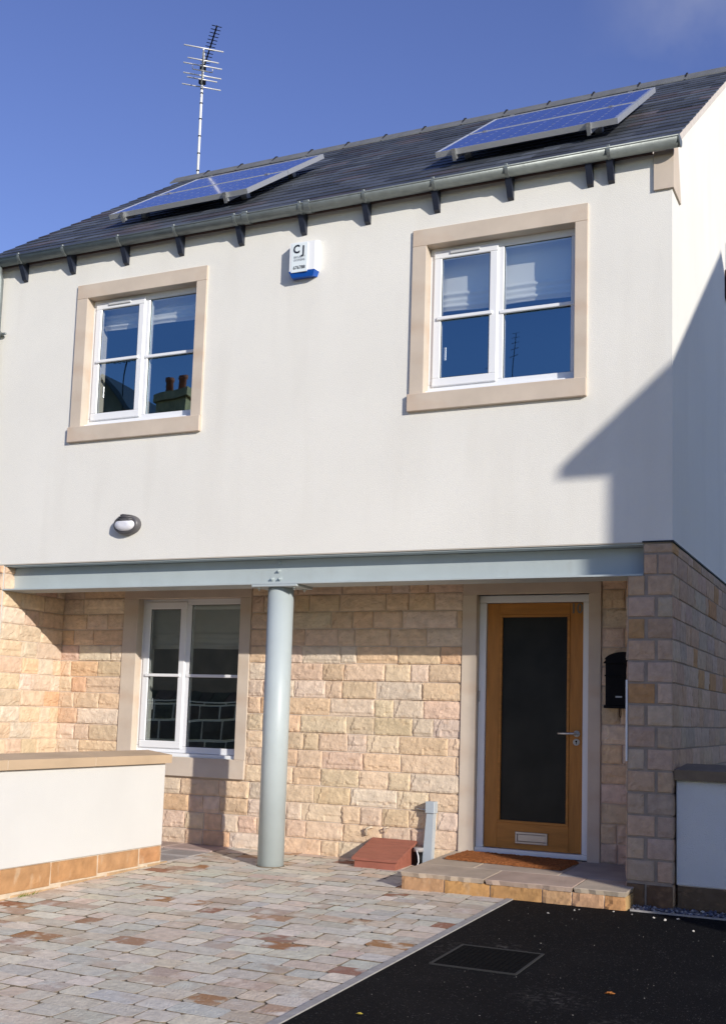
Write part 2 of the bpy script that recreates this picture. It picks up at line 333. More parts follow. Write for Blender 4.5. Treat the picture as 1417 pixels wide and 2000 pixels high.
def stone_face(mb, O, U, N, u0, u1, z0, z1, holes=(), seed=1, pal=PAL, joint=.006, res=.015, wr=(.24, .46), depth=.017):
    r = random.Random(seed); Ov = Vector(O); Uv = Vector(U)
    for a, b, c, d in rects_minus(u0, u1, z0, z1, holes):
        p = [Ov + Uv * a + Vector((0, 0, c)), Ov + Uv * b + Vector((0, 0, c)), Ov + Uv * b + Vector((0, 0, d)), Ov + Uv * a + Vector((0, 0, d))]
        fl = Uv.cross(Vector((0, 0, 1))).dot(Vector(N)) > 0
        mb.poly(p if fl else p[::-1], 1)
    for a, b, k in course_lines(z0, z1):
        hs_ = sorted(h for h in holes if h[2] < (a + b) / 2 < h[3])
        segs = []; s = u0
        for h in hs_:
            if h[0] > s: segs.append((s, h[0]))
            s = max(s, h[1])
        if s < u1: segs.append((s, u1))
        for s0, s1 in segs:
            u = s0; first = r.uniform(.12, .34)
            while u < s1 - .02:
                wd = first if u == s0 else r.uniform(*wr) if r.random() > .25 else r.uniform(.15, .22)
                if s1 - (u + wd) < .11: wd = s1 - u
                wd = min(wd, .5); e = min(s1, u + wd)
                za, zb = a + joint / 2, b - joint / 2
                for h in holes:
                    if h[0] < (u + e) / 2 < h[1]:
                        if za < h[3] < zb: za = h[3] + .003
                        if za < h[2] < zb: zb = h[2] - .003
                block(mb, O, U, N, u + joint / 2, e - joint / 2, za, zb, r, pal, depth, res)
                u = e
def text(name, s, size, loc, mt, parent, xs=1, rot=0, bold=0):
    cu = bpy.data.curves.new(name, 'FONT'); cu.body = s; cu.size = size; cu.extrude = .0006; cu.offset = bold; cu.align_x = 'CENTER'; cu.resolution_u = 3
    t = bpy.data.objects.new('tmp', cu); COL.objects.link(t)
    me = bpy.data.meshes.new_from_object(t.evaluated_get(bpy.context.evaluated_depsgraph_get())); bpy.data.objects.remove(t)
    me.transform(Matrix.Rotation(R(90), 4, 'X') @ Matrix.Diagonal((xs, 1, 1, 1))); me.transform(Matrix.Rotation(R(rot), 4, 'Y'))
    me.materials.clear(); me.materials.append(mt)
    o = bpy.data.objects.new(name, me); link(o, parent, loc); return o
def gz(y): return -.11 + .03 * max(-10, min(.9, y))

# ------------------------------------------------------------------ ground
mb = MB()
for a, b in zip((-150, -10, .9), (-10, .9, 150)):
    mb.poly([(-150, a, gz(a) - .06), (150, a, gz(a) - .06), (150, b, gz(b) - .06), (-150, b, gz(b) - .06)])
tag(obj('ground', mb, mat('bare_earth', (.12, .105, .08), 1, var=.3, vscale=1.5, bump=.5, bscale=20)), kind='structure')
mb = MB(); ys = [-10, -6, -3, -1.5, -.235]
for a, b in zip(ys, ys[1:]): mb.poly([(-2.505, a, gz(a)), (13, a, gz(a)), (13, b, gz(b)), (-2.505, b, gz(b))])
mb.poly([(-150, -10.0, gz(-10) - .004), (-150, -30, gz(-10) - .004), (150, -30, gz(-10) - .004), (150, -10.0, gz(-10) - .004)])
tag(obj('tarmac', mb, TAR, origin=(0, 0, 0)), kind='structure')
# block paving, rows run along the facade
def paver(mb, x0, x1, y0, y1, z, r, col, rust, e=.006):
    col = tuple(min(.8, v * 1.10) for v in col)
    j = [r.uniform(-.005, .005) for _ in range(8)]; t = [r.uniform(-.0025, .0025) for _ in range(4)]
    c = [(x0 + j[0], y0 + j[1]), (x1 + j[2], y0 + j[3]), (x1 + j[4], y1 + j[5]), (x0 + j[6], y1 + j[7])]
    b = len(mb.v)
    cc = r.uniform(.012, .024)     # tumbled corners
    ring = []
    for i in range(4):
        p = Vector(c[i]); a = Vector(c[i - 1]); q = Vector(c[(i + 1) % 4])
        ring.append(p + (a - p).normalized() * cc * r.uniform(.6, 1.2)); ring.append(p + (q - p).normalized() * cc * r.uniform(.6, 1.2))
    ctr = Vector(((x0 + x1) / 2, (y0 + y1) / 2))
    def zz(p, dz): return z(p[1]) + dz + (p[0] - ctr.x) * t[0] * 4 + (p[1] - ctr.y) * t[1] * 4 + t[2]
    for dz, s in ((-.012, 0), (-.0007, 0), (0, .005)):
        for p in ring:
            d = (ctr - p).normalized() * s; mb.v.append((p.x + d.x, p.y + d.y, zz(p, dz)))
    for L in (0, 1):
        for i in range(8): mb.face((b + L * 8 + i, b + L * 8 + (i + 1) % 8, b + L * 8 + 8 + (i + 1) % 8, b + L * 8 + 8 + i), 1 - L, col, rust)
    mb.face([b + 16 + i for i in range(8)], 0, col, rust)
PPAL = [((.61, .555, .45), 6), ((.60, .545, .455), 5), ((.57, .545, .465), 5), ((.62, .515, .41), 3), ((.65, .59, .49), 3), ((.52, .495, .44), 2)]
mb = MB(); r = random.Random(21)
mb.poly([(-11, -7.5, gz(-7.5) - .006), (-2.55, -7.5, gz(-7.5) - .006), (-2.55, .9, gz(.9) - .006), (-11, .9, gz(.9) - .006)], 1)
y = .9; row = 0
while y > -7.4:
    h = .163; x = -2.556; y0 = y - h
    while x > (-9 if y > -5 else -7):
        wd = r.choice((.13, .16, .18, .19, .24, .25, .28)); x1 = x - wd
        if y0 > -.12 and x1 < -5.497: x1 = -5.497      # flags lie beyond
        if x - x1 > .03:
            q = r.random(); rust = (0, 0, 0)
            if q < .09: rust = (r.uniform(.6, 1), r.random(), 0)
            elif q < .32: rust = (r.uniform(.15, .45), r.random(), 0)
            paver(mb, x1 + .003, x - .003, y0 + .003, y - .003, gz, r, pick(PPAL, r), rust)
        x = x1 if not (y0 > -.12 and x1 <= -5.497) else -99
    y = y0; row += 1
tag(obj('paving', mb, [PAVER, JOINT]), kind='structure')
mb = MB(); r = random.Random(5); y = .9
for yy, sz in ((.9, .38), (.52, .33), (.19, .31)):
    x = -5.5
    while x > -7.6:
        wd = r.uniform(.35, .6); c = r.choice([(.42, .33, .28), (.40, .36, .31), (.44, .34, .30), (.36, .33, .31)])
        mb.box(x - wd + .006, x - .006, yy - sz + .006, yy - .006, gz(yy - sz / 2) - .02, gz(yy - sz / 2) + .004, 0, c, bev=.004); x -= wd
tag(obj('flagstone_path', mb, [FLAG, JOINT]), kind='structure')
mb = MB(); y = -.245
while y > -7.5:
    y1 = max(-7.5, y - .9)
    mb.hexa([(-2.552, y1 + .002, gz(y1) - .08), (-2.504, y1 + .002, gz(y1) - .08), (-2.504, y, gz(y) - .08), (-2.552, y, gz(y) - .08), (-2.552, y1 + .002, gz(y1) + .007), (-2.504, y1 + .002, gz(y1) + .007), (-2.504, y, gz(y) + .007), (-2.552, y, gz(y) + .007)]); y = y1
tag(obj('kerb', mb, CONC), kind='structure')
mb = MB(); mb.box(-1.69, 6, -.235, -.222, -.2, -.106); tag(obj('gravel_edging', mb, CONC), kind='structure')
# gravel strip: slate chips, a few strays on the tarmac
mb = MB(); r = random.Random(11)
def chip(x, y, z, s, col):
    b = len(mb.v); a = r.random() * 6.28; pts = []
    for k in range(5):
        t = a + k * 1.2566; pts.append((x + math.cos(t) * s * r.uniform(.6, 1.1), y + math.sin(t) * s * r.uniform(.5, 1), z + r.uniform(-.2, .5) * s))
    mb.v += pts; mb.v += [(x + r.uniform(-.3, .3) * s, y, z + s * r.uniform(.5, .9)), (x, y, z - s * .4)]
    for k in range(5): mb.face((b + k, b + (k + 1) % 5, b + 5), 0, col); mb.face((b + (k + 1) % 5, b + k, b + 6), 0, col)
mb.poly([(-1.7, -.222, -.135), (6, -.222, -.135), (6, .06, -.135), (-1.7, .06, -.135)], 0, (.05, .05, .06))
GP = [(.11, .12, .16), (.08, .09, .13), (.16, .16, .19), (.22, .20, .18), (.40, .38, .35), (.13, .10, .09), (.5, .5, .5)]
for _ in range(2600):
    x = -1.70 + (r.random() ** 1.5) * 5; chip(x, r.uniform(-.22, .05), r.uniform(-.128, -.108), r.uniform(.007, .019), r.choice(GP[:5] if r.random() < .93 else GP))
for px, py in ((-1.78, -.33), (-1.50, -.40), (-1.42, -.44), (-2.02, -.42), (-1.35, -.36), (-2.15, -.60), (-2.0, -.38), (-1.2, -.7), (-1.65, -.36)):
    chip(px, py, gz(py) + .003, r.uniform(.007, .014), (.5, .47, .42))
for _ in range(120): 
    x, y = r.uniform(-2.4, .3), -.3 - r.random() * 3.2; chip(x, y, gz(y), r.uniform(.002, .0045), r.choice([(.4, .38, .35), (.25, .22, .2), (.5, .47, .4)]))
tag(obj('gravel', mb, GRAVEL), 'loose dark slate chips along the foot of the right pier and wall', 'gravel', kind='stuff')

# ------------------------------------------------------------------ the house
house = thing('house', 'cream rendered house over a buff stone ground floor with porch, slate roof behind the paving', 'house', (-4.8, 0, -.1))
X0, X1 = -8.10, -1.449
WIN = [(-6.773, -5.568, 3.69, 4.915), (-3.385, -2.165, 3.69, 4.915)]
SUR = [(-6.893, -5.465, 3.545, 5.045), (-3.503, -2.07, 3.545, 5.05)]
ZR = 2.437; S = .703; Z0 = 5.477; YR = 3.36; ZRI = Z0 + S * YR; YB = 2 * YR
def zroof(y): return Z0 + S * y if y < YR else Z0 + S * (2 * YR - y)
# rendered upper walls
mb = MB()
for a, b, c, d in rects_minus(X0, X1, ZR, 5.40, WIN): mb.box(a, b, 0, .3, c, d)
def gable(mb, xa, xb):
    prof = [(.3, ZR), (YB, ZR), (YB, 5.40), (YR, zroof(YR) - .06), (.3, 5.40 + .3 * .0 + S * .3 - .0 - .0)]
    prof[-1] = (.3, zroof(.3) - .06); prof[2] = (YB, zroof(YB) - .06)
    mb.extrude(prof, 'x', xa, xb)
gable(mb, X1 - .3, X1); gable(mb, X0, X0 + .3)
mb.box(X0 + .3, X1 - .3, YB - .3, YB, ZR, 5.3)
mb.extrude([(0, 5.40), (.3, 5.40), (.3, zroof(.3) - .06), (0, zroof(0) - .06)], 'x', X0, X1)
obj('upper_wall', mb, RENDER, house, origin=(-4.8, 0, ZR))
mb = MB(); mb.box(-1.66, X1 + .008, -.008, 0 - .001, ZR - .008, ZR + .004); mb.box(X1 + .001, X1 + .009, 0, YB, ZR - .008, ZR + .004)
obj('render_bead', mb, DARK, house)
# ground floor stone
RY = .885; XL = -7.58; XP = -1.762
GWO = (-6.665, -5.512, .70, 2.19); DO = (-3.212, -2.257, .0, 2.172)
GWS = (-6.829, -5.398, .522, 2.30); DS = (-3.335, -2.160, .0, 2.30)
mb = MB()
stone_face(mb, (0, RY, 0), (1, 0, 0), (0, -1, 0), XL, XP, -.1, 2.42, [GWS, DS], seed=3)
obj('porch_stone_wall', mb, [STONE, MORTAR], house, origin=(-4.8, RY, -.1))
mb = MB()
stone_face(mb, (XL, 0, 0), (0, 1, 0), (1, 0, 0), 0.01, RY, -.2, 2.42, seed=9, wr=(.2, .36))
stone_face(mb, (0, 0, 0), (1, 0, 0), (0, -1, 0), X0, XL - .0, -.2, ZR - .01, seed=10)
obj('side_stone_wall', mb, [STONE, MORTAR], house, origin=(XL, 0, -.2))
# right pier and the side wall
mb = MB(); r = random.Random(31); J = .014
mb.poly([(XP, .006, -.2), (X1 - .006, .006, -.2), (X1 - .006, .006, 2.19), (XP, .006, 2.19)], 1)
mb.poly([(-1.652, .006, 2.19), (X1 - .006, .006, 2.19), (X1 - .006, .006, ZR - .01), (-1.652, .006, ZR - .01)], 1)
for a, b, k in course_lines(.045, ZR - .01):
    xl = XP if k >= 0 else -1.652
    if b - a < .1: cuts = [(xl, X1)]
    elif k < 0: cuts = [(xl, -1.558), (-1.548, X1)]
    elif k % 2 == 0: cuts = [(xl, -1.645), (-1.622, X1)]
    else: cuts = [(xl, -1.572), (-1.552, X1)]
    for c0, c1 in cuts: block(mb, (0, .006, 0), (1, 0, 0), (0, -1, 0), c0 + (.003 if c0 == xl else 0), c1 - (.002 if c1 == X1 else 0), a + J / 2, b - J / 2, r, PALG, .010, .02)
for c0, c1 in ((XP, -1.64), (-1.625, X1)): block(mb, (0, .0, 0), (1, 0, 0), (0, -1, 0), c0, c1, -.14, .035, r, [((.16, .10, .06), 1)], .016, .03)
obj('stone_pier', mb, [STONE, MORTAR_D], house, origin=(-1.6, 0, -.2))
mb = MB()
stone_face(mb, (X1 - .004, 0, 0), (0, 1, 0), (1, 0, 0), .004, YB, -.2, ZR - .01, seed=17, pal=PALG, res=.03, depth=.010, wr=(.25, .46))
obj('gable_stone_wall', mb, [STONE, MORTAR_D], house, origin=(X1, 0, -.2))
mb = MB()
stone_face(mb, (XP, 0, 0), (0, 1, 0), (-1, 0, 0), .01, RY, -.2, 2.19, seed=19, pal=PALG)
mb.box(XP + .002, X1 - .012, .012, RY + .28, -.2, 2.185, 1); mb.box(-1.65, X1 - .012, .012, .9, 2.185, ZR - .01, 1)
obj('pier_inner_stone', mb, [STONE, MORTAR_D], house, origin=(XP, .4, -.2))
# inner masonry behind the stone skins, with the reveals
mb = MB()
for a, b, c, d in rects_minus(XL - .02, XP, -.1, 2.42, [GWO, DO]): mb.box(a, b, RY + .002, 1.17, c, d)
mb.box(X0 + .004, XL - .004, .006, YB - .3, -.2, ZR - .012); mb.box(X1 - .3, X1 - .012, 1.17, YB, -.2, ZR - .012); mb.box(XL, X1 - .3, YB - .3, YB, -.2, ZR - .012)
obj('inner_masonry', mb, REVEAL, house, origin=(-4.8, 1, 0))
mb = MB(); mb.box(XL + .0, XP - .002, .15, RY + .2, 2.395, 2.43); mb.box(X0 + .01, X1 - .01, .0, RY, 2.428, ZR - .001)
obj('porch_soffit', mb, mat('soffit_board', (.55, .5, .42), .8), house)
# rooms
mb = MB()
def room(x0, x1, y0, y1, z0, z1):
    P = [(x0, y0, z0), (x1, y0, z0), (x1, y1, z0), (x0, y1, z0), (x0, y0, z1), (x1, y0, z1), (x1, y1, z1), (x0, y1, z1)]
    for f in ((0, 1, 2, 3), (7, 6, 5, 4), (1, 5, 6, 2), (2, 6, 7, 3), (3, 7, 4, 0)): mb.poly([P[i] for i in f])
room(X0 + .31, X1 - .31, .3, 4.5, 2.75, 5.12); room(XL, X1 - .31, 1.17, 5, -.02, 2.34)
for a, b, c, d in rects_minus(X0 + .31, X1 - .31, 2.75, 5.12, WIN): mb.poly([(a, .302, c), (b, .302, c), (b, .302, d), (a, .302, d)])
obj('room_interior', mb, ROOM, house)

# surrounds and windows
def window(name, hole, sur, y, glassy, jl, frame_y, lab, split, vent=True, ground=False, open_left=True):
    wn = bpy.data.objects.new('window', None); link(wn, house, ((hole[0] + hole[1]) / 2, y, hole[2])); wn['label'] = lab
    x0, x1, z0, z1 = hole; s0, s1, t0, t1 = sur; pr = .02
    mb = MB(); mb.box(s0, s1, y - pr, y + .1, z1 - .0035, t1, bev=.003); obj('lintel', mb, ASHLAR, wn)
    mb = MB(); mb.box(s0 - .012, s1 + .0, y - pr - .016, y + .12, t0, z0 - .0035, bev=.004); obj('sill', mb, ASHLAR, wn)
    for a, b in ((s0, x0), (x1, s1)):
        mb = MB(); mb.box((a + .0) if b == x0 else a - .003, b + .003 if b == x0 else b, y - pr, y + .12, z0 - .003, z1 - .004, bev=.003); obj('jamb', mb, ASHLAR, wn)
    fy = frame_y
    fr = MB(); t = .058
    fr.box(x0, x1, fy, fy + .07, z1 - t, z1 - .001, bev=.004); fr.box(x0, x1, fy, fy + .07, z0 + .03, z0 + .03 + t, bev=.004)
    fr.box(x0 + .001, x0 + t, fy + .001, fy + .069, z0 + .031 + t, z1 - t - .001, bev=.004); fr.box(x1 - t, x1 - .001, fy + .001, fy + .069, z0 + .031 + t, z1 - t - .001, bev=.004)
    fr.box(split - .038, split + .038, fy + .001, fy + .069, z0 + .031 + t, z1 - t - .001, bev=.004)
    F = obj('frame', fr, UPVC, wn)
    sb = MB(); sb.box(x0 - .012 if not ground else x0 + .002, x1 + .002 if not ground else x1 - .002, fy - .05, fy + .03, z0, z0 + .028, bev=.004); obj('sill_board', sb, UPVC, wn)
    # opening casement on the left, stands proud
    cs = MB(); a, b, c, d = x0 + .038, split - .006, z0 + .068, z1 - .030; u = .068; cy = fy - .018
    cs.box(a, b, cy, cy + .05, d - u, d, bev=.006); cs.box(a, b, cy, cy + .05, c, c + u, bev=.006)
    cs.box(a + .001, a + u, cy + .001, cy + .049, c + u - .002, d - u + .002, bev=.006); cs.box(b - u, b - .001, cy + .001, cy + .049, c + u - .002, d - u + .002, bev=.006)
    obj('casement', cs, UPVC, wn)
    gm = MB(); gm.box(a + u - .004, b - u + .004, cy + .012, cy + .018, c + u - .004, d - u + .004)
    lite = [(a + u, b - u, c + u, d - u, cy + .014), (split + .038, x1 - t, z0 + .03 + t, z1 - t, fy + .022)]
    zb = (z0 + z1) / 2 + .012
    for (p, q_, e, g, yy) in lite:
        for e0, e1 in ((e, zb - .012), (zb + .012, g)):
            gb = MB(); gb.box(p - .003, q_ + .003, yy, yy + .004, e0 - .003, e1 + .003); gb.m = [0 if i == 2 else 1 for i in range(6)]; obj('pane', gb, [glassy, CLEAR], wn)
            gk = MB(); k = .005
            gk.box(p, q_, yy - .004, yy - .001, e0, e0 + k); gk.box(p, q_, yy - .004, yy - .001, e1 - k, e1); gk.box(p, p + k, yy - .004, yy - .001, e0 + k, e1 - k); gk.box(q_ - k, q_, yy - .004, yy - .001, e0 + k, e1 - k)
            obj('gasket', gk, RUBBER, wn)
        bb = MB(); bb.box(p - .03, q_ + .03, yy - .030, yy - .006, zb - .014, zb + .014, bev=.004); obj('glazing_bar', bb, UPVC, wn)
    if vent:
        vb = MB(); xm = (a + b) / 2; vb.box(xm - .13, xm + .12, cy - .012, cy + .002, d - u + .028, d - u + .05, bev=.003); obj('trickle_vent', vb, mat('vent_grey', (.55, .56, .57), .5), wn)
    hb = MB(); hb.box(a + u + .008, a + u + .028, cy + .06, cy + .075, zb - .33, zb - .22, bev=.003); obj('catch', hb, STEEL, wn)
    return wn
window('w', WIN[0], SUR[0], 0, GLASS, 0, .085, 'upstairs window reflecting a chimney', -6.175)
window('w', WIN[1], SUR[1], 0, GLASS, 0, .085, 'upstairs window with a low pulled blind', -2.80)
window('w', GWO, GWS, RY, GLASS2, 0, .955, 'ground floor window in the porch', -6.145, vent=False, ground=True)
# blinds
def blind(x0, x1, y, z0, z1, mt, label, group=None, folds=3):
    mb = MB(); n = 60; nu = 14; r = random.Random(int(z0 * 100)); zs = [z0 + (z1 - z0) * i / n for i in range(n + 1)]
    base = 0
    for i, z in enumerate(zs):
        t = (z - z0)
        f = 0
        for k in range(folds): 
            c = .035 + k * .05
            f -= .022 * math.exp(-((t - c) / .016) ** 2) * (1 if k % 2 == 0 else .5)
        for j in range(nu + 1):
            x = x0 + (x1 - x0) * j / nu
            mb.v.append((x, y + f + .010 * noise.noise(Vector((x * 3, z * 6, 1))), z + .004 * math.sin(x * 9)))
    for i in range(n):
        for j in range(nu): mb.face((i * (nu + 1) + j, i * (nu + 1) + j + 1, (i + 1) * (nu + 1) + j + 1, (i + 1) * (nu + 1) + j), 0, None, None, True)
    o = obj('roman_blind', mb, mt); o.modifiers.new('thick', 'SOLIDIFY').thickness = .004
    tag(o, label, 'blind', group)
blind(-6.75, -5.59, .24, 4.67, 4.93, BLIND, 'short white fabric blind gathered at the top of the left upstairs window')
blind(-3.37, -2.18, .24, 4.43, 4.93, BLIND, 'long white fabric blind filling the top half of the right upstairs window')
blind(-6.64, -5.53, 1.10, 1.72, 2.20, BLINDG, 'grey green fabric blind behind the porch window')

# roof
roof = bpy.data.objects.new('roof', None); link(roof, house, (-4.75, YR, 5.4))
mb = MB(); r = random.Random(4); XA, XB = -8.10, -1.392; slope = math.sqrt(1 + S * S); dy, dz = 1 / slope, S / slope
ye = -.075; Lr = (YR - ye) * slope; ncs = 21; ex = Lr / ncs; nx_, nzn = -S / slope, 1 / slope
def rp(x, t, o): return (x, ye + t * dy + o * nx_, zroof(ye) + t * dz + o * nzn)
for c in range(ncs):
    off = (c % 2) * .15; x = XA - off
    while x < XB:
        wd = .30; a, b = max(x, XA) + .002, min(x + wd, XB) - .002; x += wd
        if b - a < .03: continue
        t0 = c * ex + r.uniform(-.006, .006); t1 = min(Lr, (c + 1) * ex + .04); lift = .011 + r.uniform(0, .003); lf2 = lift + r.uniform(-.0015, .0015)
        g = r.choice((.7, .9, 1, 1.15, 1.5)) * r.uniform(.9, 1.1); col = (.062 * g, .070 * g, .084 * g) if r.random() < .86 else (.075 * g, .066 * g, .072 * g)
        mb.hexa([rp(a, t0, lift - .008), rp(b, t0, lf2 - .008), rp(b, t1, -.004), rp(a, t1, -.004), rp(a, t0, lift), rp(b, t0, lf2), rp(b, t1, .004), rp(a, t1, .004)], 0, col)
obj('slate_slope', mb, SLATE, roof)
mb = MB()    # rear slope and underlay
mb.hexa([(XA + .04, YR, ZRI - .06), (XB - .04, YR, ZRI - .06), (XB - .04, YB + .1, zroof(YB + .1) - .06), (XA + .04, YB + .1, zroof(YB + .1) - .06), (XA, YR, ZRI + .01), (XB, YR, ZRI + .01), (XB, YB + .12, zroof(YB + .12) + .01), (XA, YB + .12, zroof(YB + .12) + .01)], 0, (.05, .057, .07))
mb.hexa([(XA + .05, -.03, zroof(-.03) - .055), (XB - .055, -.03, zroof(-.03) - .055), (XB - .055, YR, ZRI - .055), (XA + .05, YR, ZRI - .055), (XA + .02, -.05, zroof(-.05) - .008), (XB - .02, -.05, zroof(-.05) - .008), (XB - .02, YR, ZRI - .008), (XA + .02, YR, ZRI - .008)], 0, (.03, .03, .03))
obj('rear_slope', mb, SLATE, roof)
VM = mat('pale_verge_mortar', (.62, .56, .50), .9, var=.08, vscale=20)
for x0_, x1_ in ((X1 + .0005, XB - .012), (XA + .012, X0 - .0005)):
    mb = MB(); mb.hexa([(x0_, -.03, zroof(-.03) - .075), (x1_, -.03, zroof(-.03) - .075), (x1_, YR, ZRI - .075), (x0_, YR, ZRI - .075), (x0_, -.04, zroof(-.04) - .004), (x1_, -.04, zroof(-.04) - .004), (x1_, YR, ZRI - .004), (x0_, YR, ZRI - .004)])
    obj('verge_pointing', mb, VM, roof)
RT = MB(); hw = .155
RT.extrude([(YR - hw, ZRI - hw * S + .028), (YR - .03, ZRI + .035), (YR, ZRI + .047), (YR + .03, ZRI + .035), (YR + hw, ZRI - hw * S + .028), (YR + hw, ZRI - hw * S + .008), (YR, ZRI + .022), (YR - hw, ZRI - hw * S + .008)], 'x', XB - .485, XB + .004)
rt0 = obj('ridge_tile', RT, RIDGE, roof)
cl = MB(); cl.extrude([(YR - hw - .006, ZRI - hw * S + .015), (YR - .03, ZRI + .052), (YR, ZRI + .068), (YR + .03, ZRI + .052), (YR + .03, ZRI + .03), (YR - .03, ZRI + .03), (YR - hw, ZRI - hw * S + .008)], 'x', XB - .503, XB - .487)
cl0 = obj('ridge_clip', cl, DARK, roof)
k = 1
while XB - .485 - k * .49 > XA - .3:
    dx = -k * .49
    c = rt0.copy(); COL.objects.link(c); c.parent = roof; c.location = rt0.location + Vector((dx, 0, 0))
    if XB + dx - .5 > XA + .1:
        c = cl0.copy(); COL.objects.link(c); c.parent = roof; c.location = cl0.location + Vector((dx, 0, 0))
    k += 1
# gutter
gut = bpy.data.objects.new('gutter', None); link(gut, house, (-4.75, -.1, 5.32))
mb = MB(); gy, gzc, gr = -.105, 5.383, .058
prof = [(gy + gr * math.cos(a), gzc + gr * math.sin(a)) for a in [math.pi + math.pi * i / 14 for i in range(15)]]
prof2 = [(gy + (gr - .004) * math.cos(a), gzc + (gr - .004) * math.sin(a)) for a in [2 * math.pi - math.pi * i / 14 for i in range(15)]]
mb.extrude(prof + prof2, 'x', XA - .01, -1.375, smooth=True)
mb.tube([(XA - .01, gy - gr + .001, gzc + .003), (-1.375, gy - gr + .001, gzc + .003)], .008, 8)
obj('gutter_channel', mb, GALV, gut)
mb = MB(); mb.extrude([(gy + (gr + .004) * math.cos(a), gzc + (gr + .004) * math.sin(a)) for a in [math.pi + math.pi * i / 14 for i in range(15)]] + [(gy + gr, gzc + .01), (gy - gr, gzc + .01)], 'x', -1.377, -1.368)
obj('end_cap', mb, GALV, gut)
def strap(w_, x):
    mb = MB(); pr = [(gy + (gr + .002) * math.cos(a), gzc + (gr + .002) * math.sin(a)) for a in [math.pi * .97 + math.pi * i / 10 for i in range(11)]]
    pr2 = [(gy + (gr + .007) * math.cos(a), gzc + (gr + .007) * math.sin(a)) for a in [math.pi * .97 + math.pi * (10 - i) / 10 for i in range(11)]]
    mb.extrude(pr + pr2, 'x', x - w_, x + w_); mb.box(x - w_, x + w_, gy - gr - .008, gy - gr + .012, gzc + .006, gzc + .022, bev=.003)
    return mb
bx = [-7.515, -6.987, -6.358, -5.749, -5.128, -4.489, -3.893, -3.284, -2.678, -1.887]
b0 = obj('gutter_bracket', strap(.013, bx[0]), GALV, gut)
for x in bx[1:]:
    c = b0.copy(); COL.objects.link(c); c.parent = gut; c.location = b0.location + Vector((x - bx[0], 0, 0))
for x in (-4.42, -5.02): obj('gutter_joint', strap(.028, x), GALV, gut)
fx = [-7.539, -6.966, -6.353, -5.752, -5.127, -4.51, -3.914, -3.299, -2.683, -2.054, -1.894]
mb = MB(); x = fx[0]; mb.hexa([(x - .024, -.032, 5.19), (x + .024, -.032, 5.19), (x + .024, -.001, 5.175), (x - .024, -.001, 5.175), (x - .024, -.10, 5.322), (x + .024, -.10, 5.322), (x + .024, -.001, 5.37), (x - .024, -.001, 5.37)])
f0 = obj('rafter_bracket', mb, IRON, house)
for x in fx[1:]:
    c = f0.copy(); COL.objects.link(c); c.parent = house; c.location = f0.location + Vector((x - fx[0], 0, 0))
mb = MB(); mb.box(X0, X1 - .14, -.022, -.001, 5.35, 5.415); obj('fascia', mb, mat('brown_fascia', (.10, .06, .05), .7), house)
mb = MB(); mb.extrude([(-1.578, 5.062), (-1.4465, 5.062), (-1.4465, 5.36), (-1.578, 5.36)], 'y', -.022, .005)
mb.extrude([(.005, 5.062), (.30, 5.062), (.16, 5.50), (.005, 5.40)], 'x', -1.4485, -1.4345); mb.box(-1.4465, -1.4345, -.022, .005, 5.062, 5.40)
obj('kneeler', mb, ASHLAR, house)
mb = MB(); px, py = -7.80, -.075
mb.tube([(px, gy, 5.34), (px, gy, 5.27), (px, py, 5.2), (px, py, 4.68), (px, py, 2.5), (px, py, 0.1)], .034, 14)
DP = obj('downpipe', mb, GALV, house)
mb = MB(); mb.tube([(px, py, 4.66), (px, py, 4.70)], .040, 14); mb.box(px + .035, px + .085, -.05, -.03, 4.665, 4.685, bev=.003); mb.box(px - .03, px + .03, -.05, -.001, 4.665, 4.695)
obj('pipe_clip', mb, GALV, DP)

# steel beam and column
bm = bpy.data.objects.new('steel_beam', None); link(bm, house, (-4.6, .14, 2.19))
XBE = -1.655
mb = MB(); mb.box(XL + .004, XBE, .0, .28, 2.192, 2.206, bev=.001); mb.box(XL + .004, XBE, .012, .28, 2.4175, 2.427); mb.box(XL + .004, XBE, .136, .144, 2.206, 2.414)
obj('beam_section', mb, PAINT, bm)
mb = MB(); mb.box(-4.885, -4.46, -.006, .285, 2.172, 2.190, bev=.002); obj('bearing_plate', mb, PAINT, bm)
def bolt(p, ax):
    mb = MB(); p = Vector(p); a = Vector(ax); mb.tube([p, p + a * .012], .016, 6, smooth=False); mb.tube([p, p + a * .026], .008, 8); return mb
for p in ((-4.706, .136, 2.318), (-4.765, .136, 2.252), (-4.692, .136, 2.252), (-4.70, .136, 2.385)): obj('bolt', bolt(p, (0, -1, 0)), PAINT, bm)
for p in ((-4.84, .05, 2.172), (-4.51, .05, 2.172), (-4.84, .23, 2.172), (-4.51, .23, 2.172)): obj('bolt', bolt(p, (0, 0, -1)), BOLT, bm)
mb = MB(); mb.tube([(-4.683, .14, gz(.14) - .02), (-4.683, .14, 2.172)], .108, 48); SCL = obj('steel_column', mb, PAINT, house)
mb = MB(); mb.tube([(-4.683, .14, gz(.14) - .01), (-4.683, .14, gz(.14) + .006)], [.122, .112], 32); obj('column_collar', mb, JOINT, SCL)

